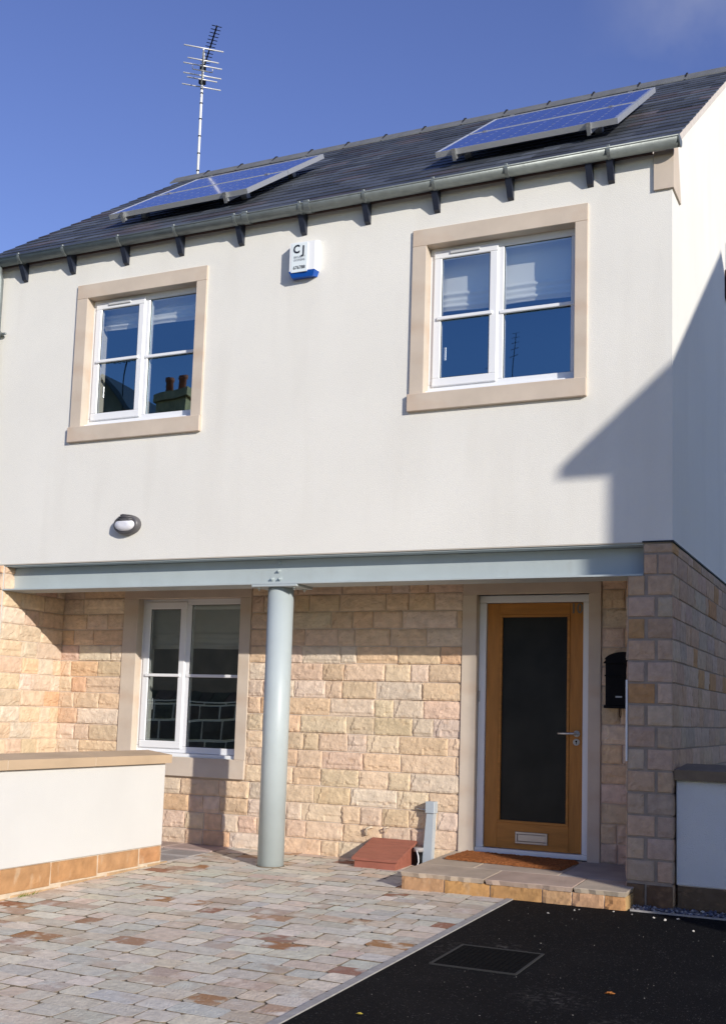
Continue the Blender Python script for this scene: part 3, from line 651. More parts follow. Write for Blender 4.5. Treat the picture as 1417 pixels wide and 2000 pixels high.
# door
dr = bpy.data.objects.new('door', None); link(dr, house, (-2.73, .94, .07))
def lc(x, z, y=.93, y0=.87): k = (8.2 + y) / (8.2 + y0); return x * k, 1.15 + (z - 1.15) * k
mb = MB(); mb.box(DS[0], DS[1], RY - .022, RY + .07, 2.172, 2.30, bev=.003); obj('door_lintel', mb, ASHLAR, dr)
mb = MB(); mb.box(DS[0], DO[0] + .003, RY - .022, RY + .27, .0, 2.1715, bev=.003); obj('door_jamb', mb, ASHLAR, dr)
mb = MB(); mb.box(DO[1] - .003, DS[1], RY - .022, RY + .27, .0, 2.1715, bev=.003); obj('door_jamb', mb, ASHLAR, dr)
DY = .935; a, b, c, d = DO[0] + .0035, DO[1] - .0035, .072, 2.171
ft = .062
mb = MB(); mb.box(a + .001, b - .001, DY, DY + .07, d - ft, d, bev=.004); mb.box(a + .001, a + ft, DY + .0005, DY + .07, c + .02, d - ft - .001, bev=.004); mb.box(b - ft, b - .001, DY + .0005, DY + .07, c + .02, d - ft - .001, bev=.004); mb.box(a + .001, b - .001, DY - .03, DY + .07, c - .02, c + .02, bev=.004)
obj('door_frame', mb, UPVC, dr)
a, b, c, d = a + ft + .004, b - ft - .004, c + .024, d - ft - .004; LY = DY + .018
ga, gb_, gc, gd = a + .112, b - .108, .30, 2.015 - .005
for q in ((a, ga), (gb_, b)): mb = MB(); mb.box(*q, LY, LY + .045, c, d, bev=.003); obj('door_stile', mb, OAK, dr)
for q in ((c, gc), (gd, d)): mb = MB(); mb.box(ga + .001, gb_ - .001, LY + .001, LY + .044, *q); obj('door_rail', mb, OAKH, dr)
mb = MB(); k = .022
for q in ((ga, gb_, gc, gc + k), (ga, gb_, gd - k, gd), (ga, ga + k, gc + k, gd - k), (gb_ - k, gb_, gc + k, gd - k)): mb.box(q[0], q[1], LY - .006, LY + .03, q[2], q[3], bev=.003)
obj('glazing_bead', mb, OAKH, dr)
mb = MB(); mb.box(ga + k, gb_ - k, LY + .015, LY + .02, gc + k, gd - k); obj('door_glass', mb, DGLASS, dr)
mb = MB()
for q in ((-2.872, -2.602, .218, .236), (-2.872, -2.602, .142, .160), (-2.872, -2.852, .160, .218), (-2.622, -2.602, .160, .218)): mb.box(q[0], q[1], LY - .012, LY, q[2], q[3], bev=.003)
mb.box(-2.850, -2.624, LY - .007, LY, .162, .216, bev=.002); obj('letter_plate', mb, STEEL, dr)
hx = b - .045
mb = MB(); mb.tube([(hx, LY - .001, 1.042), (hx, LY - .012, 1.042)], .026, 20); mb.tube([(hx, LY - .01, 1.042), (hx, LY - .055, 1.042), (hx - .02, LY - .06, 1.042), (hx - .14, LY - .06, 1.040)], .010, 12); obj('door_handle', mb, STEEL, dr)
mb = MB(); mb.tube([(hx - .002, LY - .001, .975), (hx - .002, LY - .010, .975)], .027, 20); obj('lock_escutcheon', mb, STEEL, dr)
mb = MB(); mb.tube([(hx - .002, LY - .0105, .981), (hx - .002, LY - .012, .981)], .008, 10); mb.box(hx - .005, hx + .001, LY - .012, LY - .0105, .958, .978); obj('keyhole', mb, BLACK, dr)
text('door_number', '10', .115, (b - .054, LY - .002, 2.018), mat('dull_metal_digit', (.17, .17, .15), .4, metal=.4), dr, .9, bold=.002)
mb = MB(); mb.box(DO[0] + .004, DO[0] + .022, DY - .012, DY, 1.28, 1.37, bev=.003); obj('hinge', mb, STEEL, dr)

# doorstep
st = thing('doorstep', 'low sandstone doorstep with pink grey flags on an orange stone riser', 'doorstep', (-2.55, .1, -.13))
mb = MB(); r = random.Random(8); XS0, XS1 = -3.366, -1.715; SY = -.245
jx = [XS0, -3.028, -2.679, -2.298, -2.088, -1.864, XS1]
mb.box(XS0 + .01, XS1 - .01, SY + .01, -.012, -.2, -.03, 1); mb.box(XS0 + .01, XP - .004, -.014, .88, -.2, -.022, 1)
for p, q_ in zip(jx, jx[1:]):
    pal = [(r.choice([(.50, .27, .12), (.47, .28, .15), (.44, .24, .10), (.51, .32, .18)]), 1)]
    block(mb, (0, SY + .012, 0), (1, 0, 0), (0, -1, 0), p + .003, q_ - .003, -.18, -.026, r, pal, .018, .025)
rr = [(-.24, .1), (.105, .46), (.47, .86)]
for p, q_ in rr: block(mb, (XS0 + .012, 0, 0), (0, 1, 0), (-1, 0, 0), p, q_, -.18, -.026, r, [((.47, .32, .16), 1)], .016, .03)
block(mb, (XS1 - .012, 0, 0), (0, 1, 0), (1, 0, 0), -.24, -.012, -.18, -.026, r, [((.47, .30, .14), 1)], .016, .03)
obj('riser', mb, [PLINTH, MORTAR_L], st)
mb = MB()
def ztop(y): return .006 + .044 * (y - SY) / 1.15
def flag(pts, col):
    n = len(pts); P = []
    for i in range(n):
        a, b = Vector(pts[i]), Vector(pts[(i + 1) % n]); k = max(1, int((b - a).length / .05))
        for s in range(k):
            t = a + (b - a) * s / k; e = abs(t.y - SY) < .02; P.append(t + Vector((r.uniform(-.002, .002), (r.uniform(-.010, .010) if e else r.uniform(-.002, .002)))))
    bidx = len(mb.v); c = sum(P, Vector((0, 0))) / len(P)
    for dz_, s in ((-.034, .012), (-.004, 0), (0, .006)):
        for p in P:
            q = p + (c - p).normalized() * s; mb.v.append((q.x, q.y, ztop(p.y) + dz_ + (r.uniform(-.002, .002) if dz_ < -.03 else 0)))
    N_ = len(P)
    for L in (0, 1):
        for i in range(N_): mb.face((bidx + L * N_ + i, bidx + L * N_ + (i + 1) % N_, bidx + (L + 1) * N_ + (i + 1) % N_, bidx + (L + 1) * N_ + i), 0, col)
    mb.face([bidx + 2 * N_ + i for i in range(N_)], 0, col)
g = .005
A, B = XS0 - .006, XS1 + .006
flag([(A, SY - .008), (-2.72, SY - .008), (-2.72, .16), (A, .16)], (.47, .38, .29)); flag([(-2.72 + g, SY - .008), (-2.08, SY - .008), (-2.08, .16), (-2.72 + g, .16)], (.45, .34, .27))
flag([(-2.08 + g, SY - .008), (B, SY - .008), (B, -.018), (XP - .012, -.018), (XP - .012, .16), (-2.08 + g, .16)], (.47, .39, .30))
flag([(A, .16 + g), (-2.95, .16 + g), (-2.95, .88), (A, .88)], (.45, .37, .28)); flag([(-2.95 + g, .16 + g), (-2.3, .16 + g), (-2.3, .88), (-2.95 + g, .88)], (.45, .365, .29)); flag([(-2.3 + g, .16 + g), (XP - .012, .16 + g), (XP - .012, .88), (-2.3 + g, .88)], (.36, .33, .30))
obj('flagstones', mb, FLAG, st)
# doormat
mb = MB(); ca, sa = math.cos(R(-4)), math.sin(R(-4)); nx, ny = 60, 26; r = random.Random(3)
def mp_(u, v): return (-2.79 + u * ca - v * sa, .60 + u * sa + v * ca)
W_, H_ = .48, .21
for i in range(nx + 1):
    for j in range(ny + 1):
        u, v = -W_ + 2 * W_ * i / nx, -H_ + 2 * H_ * j / ny; ed = i in (0, nx) or j in (0, ny)
        x, y = mp_(u + (r.uniform(-.006, .006) if ed else 0), v + (r.uniform(-.006, .006) if ed else 0)); mb.v.append((x, y, ztop(y) + (.003 if ed else .022 + r.uniform(-.004, .004))))
for i in range(nx):
    for j in range(ny): q = i * (ny + 1) + j; mb.face((q, q + ny + 1, q + ny + 2, q + 1))
o = obj('doormat', mb, COIR); tag(o, 'orange brown coir doormat lying on the step in front of the door', 'doormat')

# ------------------------------------------------------------------ things on the house
def solar(xa, xb, ya, yb, label):
    t = thing('solar_panel', label, 'solar panel', ((xa + xb) / 2, ya, zroof(ya)), 'solar panels on the slate roof')
    def P(x, y, o): return (x, y + (o * nx_), zroof(y) + o * nzn)
    O1, O0 = .140, .094; fw = .012; ym = (ya + yb) / 2
    def bar(mb, x0, x1, y0, y1, o0, o1, mi=0): mb.hexa([P(x0, y0, o0), P(x1, y0, o0), P(x1, y1, o0), P(x0, y1, o0), P(x0, y0, o1), P(x1, y0, o1), P(x1, y1, o1), P(x0, y1, o1)], mi)
    for (p, q_) in ((ya, ym - .004), (ym + .004, yb)):
        mb = MB(); fh = fw / slope
        bar(mb, xa, xb, p, p + fh, O0, O1); bar(mb, xa, xb, q_ - fh, q_, O0, O1); bar(mb, xa, xa + fw, p + fh, q_ - fh, O0, O1 - .0003); bar(mb, xb - fw, xb, p + fh, q_ - fh, O0, O1 - .0003)
        fo = obj('panel_frame', mb, ALU, t)
        mb = MB(); bar(mb, xa + fw, xb - fw, p + fh, q_ - fh, O1 - .012, O1 - .004)
        nc, nr = 10, 6; mx_, my_ = .022, .020 / slope; cw = (xb - xa - 2 * fw - 2 * mx_) / nc; ch = (q_ - p - 2 * fh - 2 * my_) / nr
        for i in range(nc):
            for j in range(nr):
                x0, x1 = xa + fw + mx_ + i * cw + .0012, xa + fw + mx_ + (i + 1) * cw - .0012; y0, y1 = p + fh + my_ + j * ch + .001, p + fh + my_ + (j + 1) * ch - .001
                e, ey = .018, .018 / slope
                mb.poly([P(a, b, O1 - .0035) for a, b in ((x0 + e, y0), (x1 - e, y0), (x1, y0 + ey), (x1, y1 - ey), (x1 - e, y1), (x0 + e, y1), (x0, y1 - ey), (x0, y0 + ey))], 1)
        obj('cell_sheet', mb, [BACKS, CELL], fo)
    for x in (xa + .17, xb - .23):
        mb = MB(); bar(mb, x - .015, x + .015, ya - .012, yb + .02, .06, O0 - .001); R_ = obj('mounting_rail', mb, ALU, t)
        for yy in (ya - .012, ym, yb + .010):
            mb = MB(); bar(mb, x - .018, x + .018, yy - .012 if yy != ym else ym - .016, yy + .012 if yy != ym else ym + .016, O1 - (.05 if yy != ym else 0) + .0005, O1 + .006); 
            if yy < ya: bar(mb, x - .014, x + .014, yy - .020, yy - .0125, .05, O1 - .02)
            obj('clamp', mb, BOLT, R_)
        for yy in (ya + .3, yb - .3):
            mb = MB(); bar(mb, x - .03, x + .03, yy - .03, yy + .03, .01, .059); obj('roof_hook', mb, BOLT, t)
solar(-6.90, -5.34, .45, 1.92, 'solar panel at the left end of the roof, below the aerial')
solar(-3.47, -1.93, .41, 1.94, 'solar panel at the right end of the roof, near the gable')

an = thing('tv_aerial', 'tall pale aerial mast with white rods and a black array above the roof', 'aerial', (-8.24, 3.8, 7.6))
mb = MB(); mb.tube([(-8.24, 3.8, 7.2), (-8.24, 3.8, 9.85)], .017, 10); obj('mast', mb, mat('pale_mast', (.72, .72, .70), .5), an)
mb = MB()
for z in (8.18, 8.42, 8.66, 8.90, 9.12, 9.26, 9.32): mb.tube([(-8.24, 3.8, z), (-8.24, 3.8, z + .014)], .021, 10)
mb.box(-8.275, -8.205, 3.765, 3.835, 9.40, 9.46); mb.box(-8.27, -8.21, 3.77, 3.83, 9.60, 9.67)
obj('mast_tape', mb, BLACK, an)
cs_ = [(-7.775, 3.12, .25), (-7.93, 3.345, .20), (-8.005, 3.45, .25), (-8.137, 3.645, .25), (-8.19, 3.72, .20), (-8.30, 3.874, .26)]
u = Vector((.75, .66, 0)); mb = MB(); VW = mat('aerial_rod_alu', (.75, .74, .72), .4, metal=.3)
mb.tube([(cs_[0][0], cs_[0][1], 9.4), (cs_[-1][0] - .02, cs_[-1][1] + .03, 9.4)], .010, 8); B1 = obj('rod_boom', mb, VW, an)
for x, y, h in cs_:
    mb = MB(); c = Vector((x, y, 9.412)); mb.tube([c - u * h, c + u * h], .0085, 8); obj('rod', mb, VW, B1)
mb = MB(); c = Vector((-8.005, 3.45, 9.385)); 
mb.tube([c - u * .13, c - u * .13 + Vector((-.02, .03, -.02)), c + u * .13 + Vector((-.02, .03, -.02)), c + u * .13], .007, 8); obj('folded_dipole', mb, VW, B1)
p0, p1 = Vector((-8.19, 3.75, 9.6)), Vector((-7.532, 3.027, 9.6)); mb = MB(); mb.tube([p0, p1], .010, 8); B2 = obj('black_boom', mb, BLACK, an)
v = Vector((.69, .72, 0)); 
for i in range(12):
    mb = MB(); c = p1 + (p0 - p1) * (i / 12.5 + .01); mb.tube([c - v * .062, c + v * .062], .0055, 6); obj('director', mb, BLACK, B2)

al = thing('alarm_box', 'white alarm box with black lettering and a blue base below the gutter', 'alarm box', (-4.49, 0, 4.79))
mb = MB(); y0 = -.085
mb.hexa([(-4.61, -.001, 4.84), (-4.61, y0 + .02, 4.84), (-4.40, y0 + .02, 4.84), (-4.40, -.001, 4.84), (-4.61, -.001, 5.10), (-4.61, y0 + .02, 5.10), (-4.40, y0 + .02, 5.10), (-4.40, -.001, 5.10)][0:0] or [(-4.60, y0, 4.835), (-4.37, y0 + .015, 4.835), (-4.36, -.001, 4.835), (-4.61, -.001, 4.835), (-4.60, y0, 5.085), (-4.37, y0 + .015, 5.085), (-4.36, -.001, 5.11), (-4.61, -.001, 5.11)])
obj('cover', mb, WPLAST, al)
mb = MB(); mb.hexa([(-4.585, y0 + .02, 4.785), (-4.39, y0 + .03, 4.785), (-4.375, -.001, 4.79), (-4.60, -.001, 4.79), (-4.604, y0 - .003, 4.8345), (-4.366, y0 + .012, 4.8345), (-4.358, -.001, 4.8345), (-4.612, -.001, 4.8345)])
obj('blue_base', mb, BPLAST, al)
mb = MB(); mb.box(-4.583, -4.432, y0 - .0015, y0 - .0005 + .008, 4.822, 5.075); obj('label_plate', mb, mat('label_white', (.78, .85, .86), .5), al)
text('lettering', 'C', .100, (-4.535, y0 - .003, 4.990), INK, al, .9, bold=.003); text('lettering', 'J', .100, (-4.470, y0 - .003, 4.978), INK, al, .9, bold=.003)
text('lettering', 'SECURITY', .026, (-4.505, y0 - .003, 4.945), INKG, al, .95); text('lettering', 'SYSTEMS', .026, (-4.505, y0 - .003, 4.918), INKG, al, 1.05)
text('lettering', '676788', .040, (-4.505, y0 - .003, 4.848), INK, al, .95, bold=.0004)

lt = thing('wall_light', 'charcoal oval bulkhead light with a slatted hood on the rendered wall', 'wall light', (-6.18, 0, 2.65))
mb = MB(); cx_, cz_ = -6.175, 2.748
def oval(a, b, y, n=36, dz_=0): return [(cx_ + a * math.cos(2 * math.pi * i / n), y, cz_ + dz_ + b * math.sin(2 * math.pi * i / n)) for i in range(n)]
def loft(mb, rings, capend=True):
    b = len(mb.v); n = len(rings[0])
    for q in rings: mb.v += q
    for L in range(len(rings) - 1):
        for i in range(n): mb.face((b + L * n + i, b + L * n + (i + 1) % n, b + (L + 1) * n + (i + 1) % n, b + (L + 1) * n + i), 0, None, None, True)
    if capend: mb.face([b + (len(rings) - 1) * n + i for i in range(n)])
loft(mb, [oval(.135, .092, 0), oval(.135, .092, -.03), oval(.128, .085, -.055), oval(.112, .070, -.066), oval(.105, .064, -.060)]); obj('casing', mb, LAMPG, lt)
mb = MB(); loft(mb, [oval(.104, .058, -.058, dz_=-.006), oval(.10, .055, -.075, dz_=-.006), oval(.08, .042, -.089, dz_=-.006), oval(.04, .02, -.095, dz_=-.006)]); obj('diffuser', mb, OPAL, lt)
mb = MB()
for k in range(4):
    zz = cz_ + .030 + k * .016; hwid = .105 * math.sqrt(max(0, 1 - ((zz - cz_) / .088) ** 2))
    mb.tube([(cx_ - hwid, -.052, zz), (cx_ - hwid * .6, -.086, zz), (cx_, -.094, zz + .002), (cx_ + hwid * .6, -.086, zz), (cx_ + hwid, -.052, zz)], .0062, 8)
obj('hood_slat', mb, LAMPG, lt)

mbx = thing('mailbox', 'black arched metal mailbox on the stone beside the front door', 'mailbox', (-1.97, .87, 1.26))
mb = MB(); prof = [(-2.10, 1.27), (-1.815, 1.27), (-1.815, 1.60)] + [(-1.9575 + .1425 * math.cos(a), 1.60 + .075 * math.sin(a)) for a in [math.pi * i / 12 for i in range(1, 12)]] + [(-2.10, 1.60)]
mb.extrude(prof, 'y', .77, .872); obj('body', mb, BLACK, mbx)
mb = MB(); mb.extrude([(-2.115, 1.602), (-2.095, 1.63)] + [(-1.9575 + .155 * math.cos(a), 1.612 + .08 * math.sin(a)) for a in [math.pi - math.pi * i / 12 for i in range(1, 12)]] + [(-1.82, 1.63), (-1.80, 1.602)], 'y', .755, .80)
mb.box(-2.112, -1.803, .758, .86, 1.252, 1.275, bev=.004); mb.box(-2.106, -1.809, .762, .77, 1.50, 1.512); obj('flap', mb, BLACK, mbx)
mb = MB(); mb.box(-2.02, -1.97, .766, .769, 1.335, 1.348); obj('name_slot', mb, STEEL, mbx)
mb = MB()
for dx in (-.008, .006): mb.tube([(-1.99 + dx, .80, 1.26), (-1.99 + dx, .80, 1.20), (-1.988 + dx * .3, .80, 1.182)], .0025, 6)
obj('hanging_key', mb, BLACK, mbx)
mc = thing('meter_cabinet', 'slim white meter cabinet on the inner side of the right stone pier', 'cabinet', (-1.79, .25, .87))
mb = MB(); mb.box(-1.775, -1.762, -.004, .40, .873, 1.447, bev=.003); obj('casing', mb, WPLAST, mc)
mb = MB(); mb.box(-1.780, -1.7752, .03, .37, .90, 1.42, bev=.002); obj('door', mb, WPLAST, mc)

gb = thing('gas_meter_box', 'low brown gas meter box with a sloping lid against the porch wall', 'meter box', (-3.9, .66, -.1))
mb = MB(); xa, xb = -4.085, -3.712; yf, yk = .452, .862
mb.extrude([(yf + .012, -.12), (yk, -.12), (yk, .092), (yf + .012, -.035)], 'x', xa + .004, xb - .004); obj('box_body', mb, TERRA, gb)
mb = MB(); k = (.105 + .022) / (yk - yf)
n_ = 4
for i in range(n_):
    y0_ = yf + (yk - yf) * i / n_; y1_ = yf + (yk - yf) * (i + 1) / n_ - .003; z0_ = -.026 + (y0_ - yf) * k; z1_ = -.026 + (y1_ - yf) * k
    mb.hexa([(xa - .018, y0_, z0_ - .012), (xb + .018, y0_, z0_ - .012), (xb + .018, y1_, z1_ - .012), (xa - .018, y1_, z1_ - .012), (xa - .018, y0_, z0_ + .008), (xb + .018, y0_, z0_ + .008), (xb + .018, y1_, z1_ + .008), (xa - .018, y1_, z1_ + .008)])
mb.hexa([(xa - .014, yf + .002, -.036), (xb + .014, yf + .002, -.036), (xb + .014, yk, -.036 + (yk - yf) * k), (xa - .014, yk, -.036 + (yk - yf) * k), (xa - .014, yf + .002, -.022), (xb + .014, yf + .002, -.022), (xb + .014, yk, -.022 + (yk - yf) * k), (xa - .014, yk, -.022 + (yk - yf) * k)])
obj('lid', mb, TERRA, gb)
cp = thing('cable_cover', 'pale grey upright cable cover fixed to the porch wall beside the step', 'cable cover', (-3.57, .85, -.09))
mb = MB(); mb.hexa([(-3.625, .80, -.1), (-3.545, .80, -.1), (-3.545, .872, -.1), (-3.625, .872, -.1), (-3.592, .80, .35), (-3.532, .80, .35), (-3.532, .872, .35), (-3.592, .872, .35)]); obj('lower_cover', mb, PIPEG, cp)
mb = MB(); mb.box(-3.602, -3.520, .788, .873, .345, .442, bev=.005); obj('cap', mb, PIPEG, cp)
mb = MB(); mb.tube([(-3.60, .85, .367), (-3.72, .855, .372)], .006, 8); obj('conduit_stub', mb, BOLT, cp)
pp = thing('drain_pipe_stub', 'short black pipe end with a pale wire beside the brown meter box', 'pipe', (-3.66, .80, -.1))
mb = MB(); mb.tube([(-3.655, .80, -.11), (-3.655, .80, .03)], .036, 16); obj('pipe', mb, BLACK, pp)
mb = MB(); mb.tube([(-3.655, .80, .028), (-3.655, .80, .062)], .043, 16); obj('collar', mb, mat('grey_collar', (.35, .32, .31), .6), pp)
mb = MB(); mb.tube([(-3.655, .755, .04), (-3.635, .745, .0), (-3.63, .745, -.05), (-3.65, .74, -.1)], .005, 8); obj('wire', mb, WPLAST, pp)
for i, (x, z, lab) in enumerate(((-4.135, .165, 'bent grey pipe end on the wall above the left corner of the brown box'), (-3.975, .185, 'small clip on the wall above the middle of the brown box'))):
    mb = MB(); s = 1.3 if i == 0 else .8
    mb.tube([(x - .02 * s, .872, z - .03 * s), (x - .02 * s, .845, z - .028 * s), (x - .01 * s, .83, z + .012 * s), (x + .012 * s, .845, z + .02 * s), (x + .018 * s, .872, z + .018 * s)], .008 * s, 8)
    tag(obj('wall_hook', mb, MORTAR_L), lab, 'hook')
mb = MB()
mb.box(-1.4485, -1.40, 2.78, 2.90, 5.20, 5.49, bev=.01); mb.tube([(-1.425, 2.84, 5.5), (-1.425, 2.87, 5.80)], .012, 8)
tag(obj('wall_bracket', mb, mat('dark_red_bracket', (.05, .015, .02), .6)), 'small dark bracket high on the gable wall at the right edge', 'bracket')

# drain cover
dc = thing('drain_cover', 'square black metal drain cover set in the tarmac', 'drain cover', (-2.09, -2.01, gz(-2)))
mb = MB(); x0_, x1_, y0_, y1_ = -2.335, -1.845, -2.27, -1.75
def sl(mb, a, b, c, d, o0, o1): mb.hexa([(a, c, gz(c) + o0), (b, c, gz(c) + o0), (b, d, gz(d) + o0), (a, d, gz(d) + o0), (a, c, gz(c) + o1), (b, c, gz(c) + o1), (b, d, gz(d) + o1), (a, d, gz(d) + o1)])
for q in ((x0_, x1_, y0_, y0_ + .012), (x0_, x1_, y1_ - .012, y1_), (x0_, x0_ + .012, y0_ + .012, y1_ - .012), (x1_ - .012, x1_, y0_ + .012, y1_ - .012)): sl(mb, *q, -.02, .007)
obj('cover_frame', mb, mat('worn_iron_rim', (.022, .022, .022), .85), dc)
mb = MB(); sl(mb, x0_ + .016, x1_ - .016, y0_ + .016, y1_ - .016, -.02, .0035)
for i in range(14):
    for j in range(14):
        x = x0_ + .03 + i * .0325; y = y0_ + .032 + j * .034; sl(mb, x, x + .02, y, y + .022, .003, .0065)
obj('cover_plate', mb, mat('cast_iron', (.008, .008, .0085), .9, spec=.05, metal=0, var=.2, vscale=30), dc)
# fallen leaves
for nm, x, y, mt, lab, s in (('fallen_leaf', -1.327, -2.40, LEAFM, 'curled orange brown leaf on the tarmac', .022), ('fallen_leaf', -2.26, -3.3, LEAFY, 'small yellow leaf on the tarmac near the kerb', .014)):
    mb = MB(); pts = []
    for i in range(14):
        a = i * 2 * math.pi / 14; q = s * (1 if i % 2 else .6); pts.append((x + q * math.cos(a) * 1.3, y + q * math.sin(a), gz(y) + .004 + .35 * abs(math.sin(a)) * s))
    mb.v += pts; mb.v += [(x, y, gz(y) + .004), (x + .0, y, gz(y) + .002)]
    for i in range(14): mb.face((i, (i + 1) % 14, 14)); mb.face(((i + 1) % 14, i, 15))
    tag(obj(nm, mb, mt), lab, 'leaf')

# ------------------------------------------------------------------ garden walls
lw = thing('garden_wall', 'low cream rendered wall with sandstone coping beside the paving', 'wall', (-5.64, -2.6, -.15))
YE, YS = -.225, -6.6; wx0, wx1 = -5.76, -5.50
mb = MB(); mb.box(wx0, wx1, YS, YE, .033, .695, bev=.006); obj('wall_body', mb, mat('garden_wall_render', (.64, .63, .605), .9, var=.03, vscale=1.6, bump=.55, bscale=190, bdist=.004, spec=.2), lw)
mb = MB(); r = random.Random(12); yj = [YE - .006, -.53, -1.05, -1.58, -2.10, -2.62, -3.15, -3.7, -4.2, -4.75, -5.3, -5.9, YS]
mb.box(wx0 + .004, wx1 - .004, YS + .004, YE - .004, -.4, .032, 1)
for a, b in zip(yj, yj[1:]):
    zb = gz((a + b) / 2)
    block(mb, (wx1 - .003, 0, 0), (0, 1, 0), (1, 0, 0), b + .008, a - .008, zb + .03, .030, r, [((.47, .255, .125), 2), ((.45, .275, .15), 1), ((.42, .23, .12), 1)], .012, .04)
    block(mb, (wx1 - .006, 0, 0), (0, 1, 0), (1, 0, 0), b + .12, a + .10, zb - .04, zb + .018, r, [((.46, .32, .18), 1)], .008, .04)
block(mb, (0, YE - .003, 0), (1, 0, 0), (0, 1, 0), wx0 + .006, wx1 - .006, -.12, .03, r, [((.48, .26, .12), 1)], .010, .04)
obj('plinth', mb, [PLINTH, MORTAR_L], lw)
yc = [YE + .035, -1.30 + .12, -2.12, -3.0, -3.9, -4.8, -5.7, YS]
for i, (a, b) in enumerate(zip(yc, yc[1:])):
    mb = MB(); cx0, cx1, cm = wx0 - .035, wx1 + .035, (wx0 + wx1) / 2; e = .005; zt = .765; zm = .800
    a_, b_ = a - (e if i else 0), b + e
    rg = a_ - (.11 if i == 0 else 0)
    V = [(cx0, b_, .697), (cx1, b_, .697), (cx1, a_, .697), (cx0, a_, .697), (cx0, b_, zt), (cx1, b_, zt), (cx1, a_, zt), (cx0, a_, zt), (cm, b_, zm), (cm, rg, zm)]
    k = len(mb.v); mb.v += V
    for f in ((3, 2, 1, 0), (0, 1, 5, 4), (1, 2, 6, 5), (2, 3, 7, 6), (3, 0, 4, 7), (5, 6, 9, 8), (7, 4, 8, 9), (6, 7, 9), (4, 5, 8)): mb.face(f)
    o = obj('coping_stone', mb, COPE, lw)
    if i: 
        mb = MB(); mb.extrude([(cx0 + .003, .70), (cx1 - .003, .70), (cx1 - .003, zt - .003), (cm, zm - .004), (cx0 + .003, zt - .003)], 'y', a_, a + e); obj('coping_joint', mb, MORTAR_L, lw)
# a sprig of weed at the foot
mb = MB(); r = random.Random(2)
for _ in range(26):
    y = -1.86 + r.gauss(0, .05); x = -5.475; a = r.uniform(-1, 1); h = r.uniform(.015, .045); z = gz(y) - .005
    mb.poly([(x, y - .003, z), (x + .003, y + .003, z), (x + .02 + a * .01, y + a * .03, z + h)])
tag(obj('weed', mb, mat('weed_green', (.16, .19, .03), .8)), 'tiny tuft of green weed at the foot of the low garden wall', 'weed')

rw = thing('boundary_wall', 'low white roughcast wall with dark coping right of the stone pier', 'wall', (.6, .17, -.15))
mb = MB(); mb.box(-1.432, 4.2, .045, .29, .045, .757, bev=.004); obj('wall_body', mb, RENDER2, rw)
mb = MB(); r = random.Random(6); mb.box(-1.42, 4.2, .05, .28, -.2, .046, 1)
x = -1.43
while x < 4:
    wd = r.uniform(.28, .42); block(mb, (0, .048, 0), (1, 0, 0), (0, -1, 0), x + .005, x + wd - .005, -.14, .040, r, [((.17, .115, .06), 1), ((.14, .10, .06), 1)], .014, .03); x += wd
obj('plinth', mb, [STONE, MORTAR], rw)
x = -1.440; i = 0
while x < 4.2:
    x2 = min(4.2, x + .85); mb = MB(); a_, b_ = x + (.004 if i else 0), x2 - .004; rg = a_ + (.06 if i == 0 else 0)
    V = [(a_, .01, .759), (b_, .01, .759), (b_, .325, .759), (a_, .325, .759), (a_, .01, .83), (b_, .01, .83), (b_, .325, .83), (a_, .325, .83), (rg, .1675, .872), (b_, .1675, .872)]
    mb.v += V
    for f in ((3, 2, 1, 0), (0, 1, 5, 4), (1, 2, 6, 5), (2, 3, 7, 6), (3, 0, 4, 7), (4, 5, 9, 8), (6, 7, 8, 9), (7, 4, 8), (5, 6, 9)): mb.face(f)
    obj('coping_stone', mb, mat('dark_coping', (.20, .15, .10), .9, var=.15, vscale=8), rw); x = x2; i += 1

# ------------------------------------------------------------------ the place around: neighbour that casts the gable shadow, rubble wall and house opposite
nb = thing('neighbour_house', 'cream gabled house standing to the right of the picture, casting the gable shadow', 'house', (7.5, -1.35, -.3))
NX = 4.4; YA, YBk = -4.22, 1.53; NR = 7.98; apx = -1.345; NS = (7.98 - 5.755) / (4.459 - 1.346)
mb = MB(); mb.extrude([(YA, -.4), (YBk, -.4), (YBk, NR - NS * (YBk - apx) - .06), (apx, NR - .06), (YA, NR - NS * (apx - YA) - .06)], 'x', NX + .01, 11); obj('wall', mb, RENDER, nb)
mb = MB()
for s in (-1, 1):
    ye_ = apx + s * 3.113; ze = NR - NS * 3.113
    P = [(NX, apx, NR - .09), (11.1, apx, NR - .09), (11.1, ye_, ze - .09), (NX, ye_, ze - .09), (NX, apx, NR), (11.1, apx, NR), (11.1, ye_, ze), (NX, ye_, ze)]
    mb.hexa(P, 0, (.05, .057, .07))
obj('roof', mb, SLATE, nb)
for zz in (.6, 3.3):
    for yy in (-3.2, -.6):
        mb = MB(); mb.box(NX - .01, NX + .0095, yy, yy + .9, zz, zz + 1.1); Fm = obj('window', mb, UPVC, nb)
        mb = MB(); mb.box(NX - .016, NX - .0105, yy + .06, yy + .43, zz + .06, zz + 1.04); mb.box(NX - .016, NX - .0105, yy + .47, yy + .84, zz + .06, zz + 1.04); obj('pane', mb, GLASS, Fm)
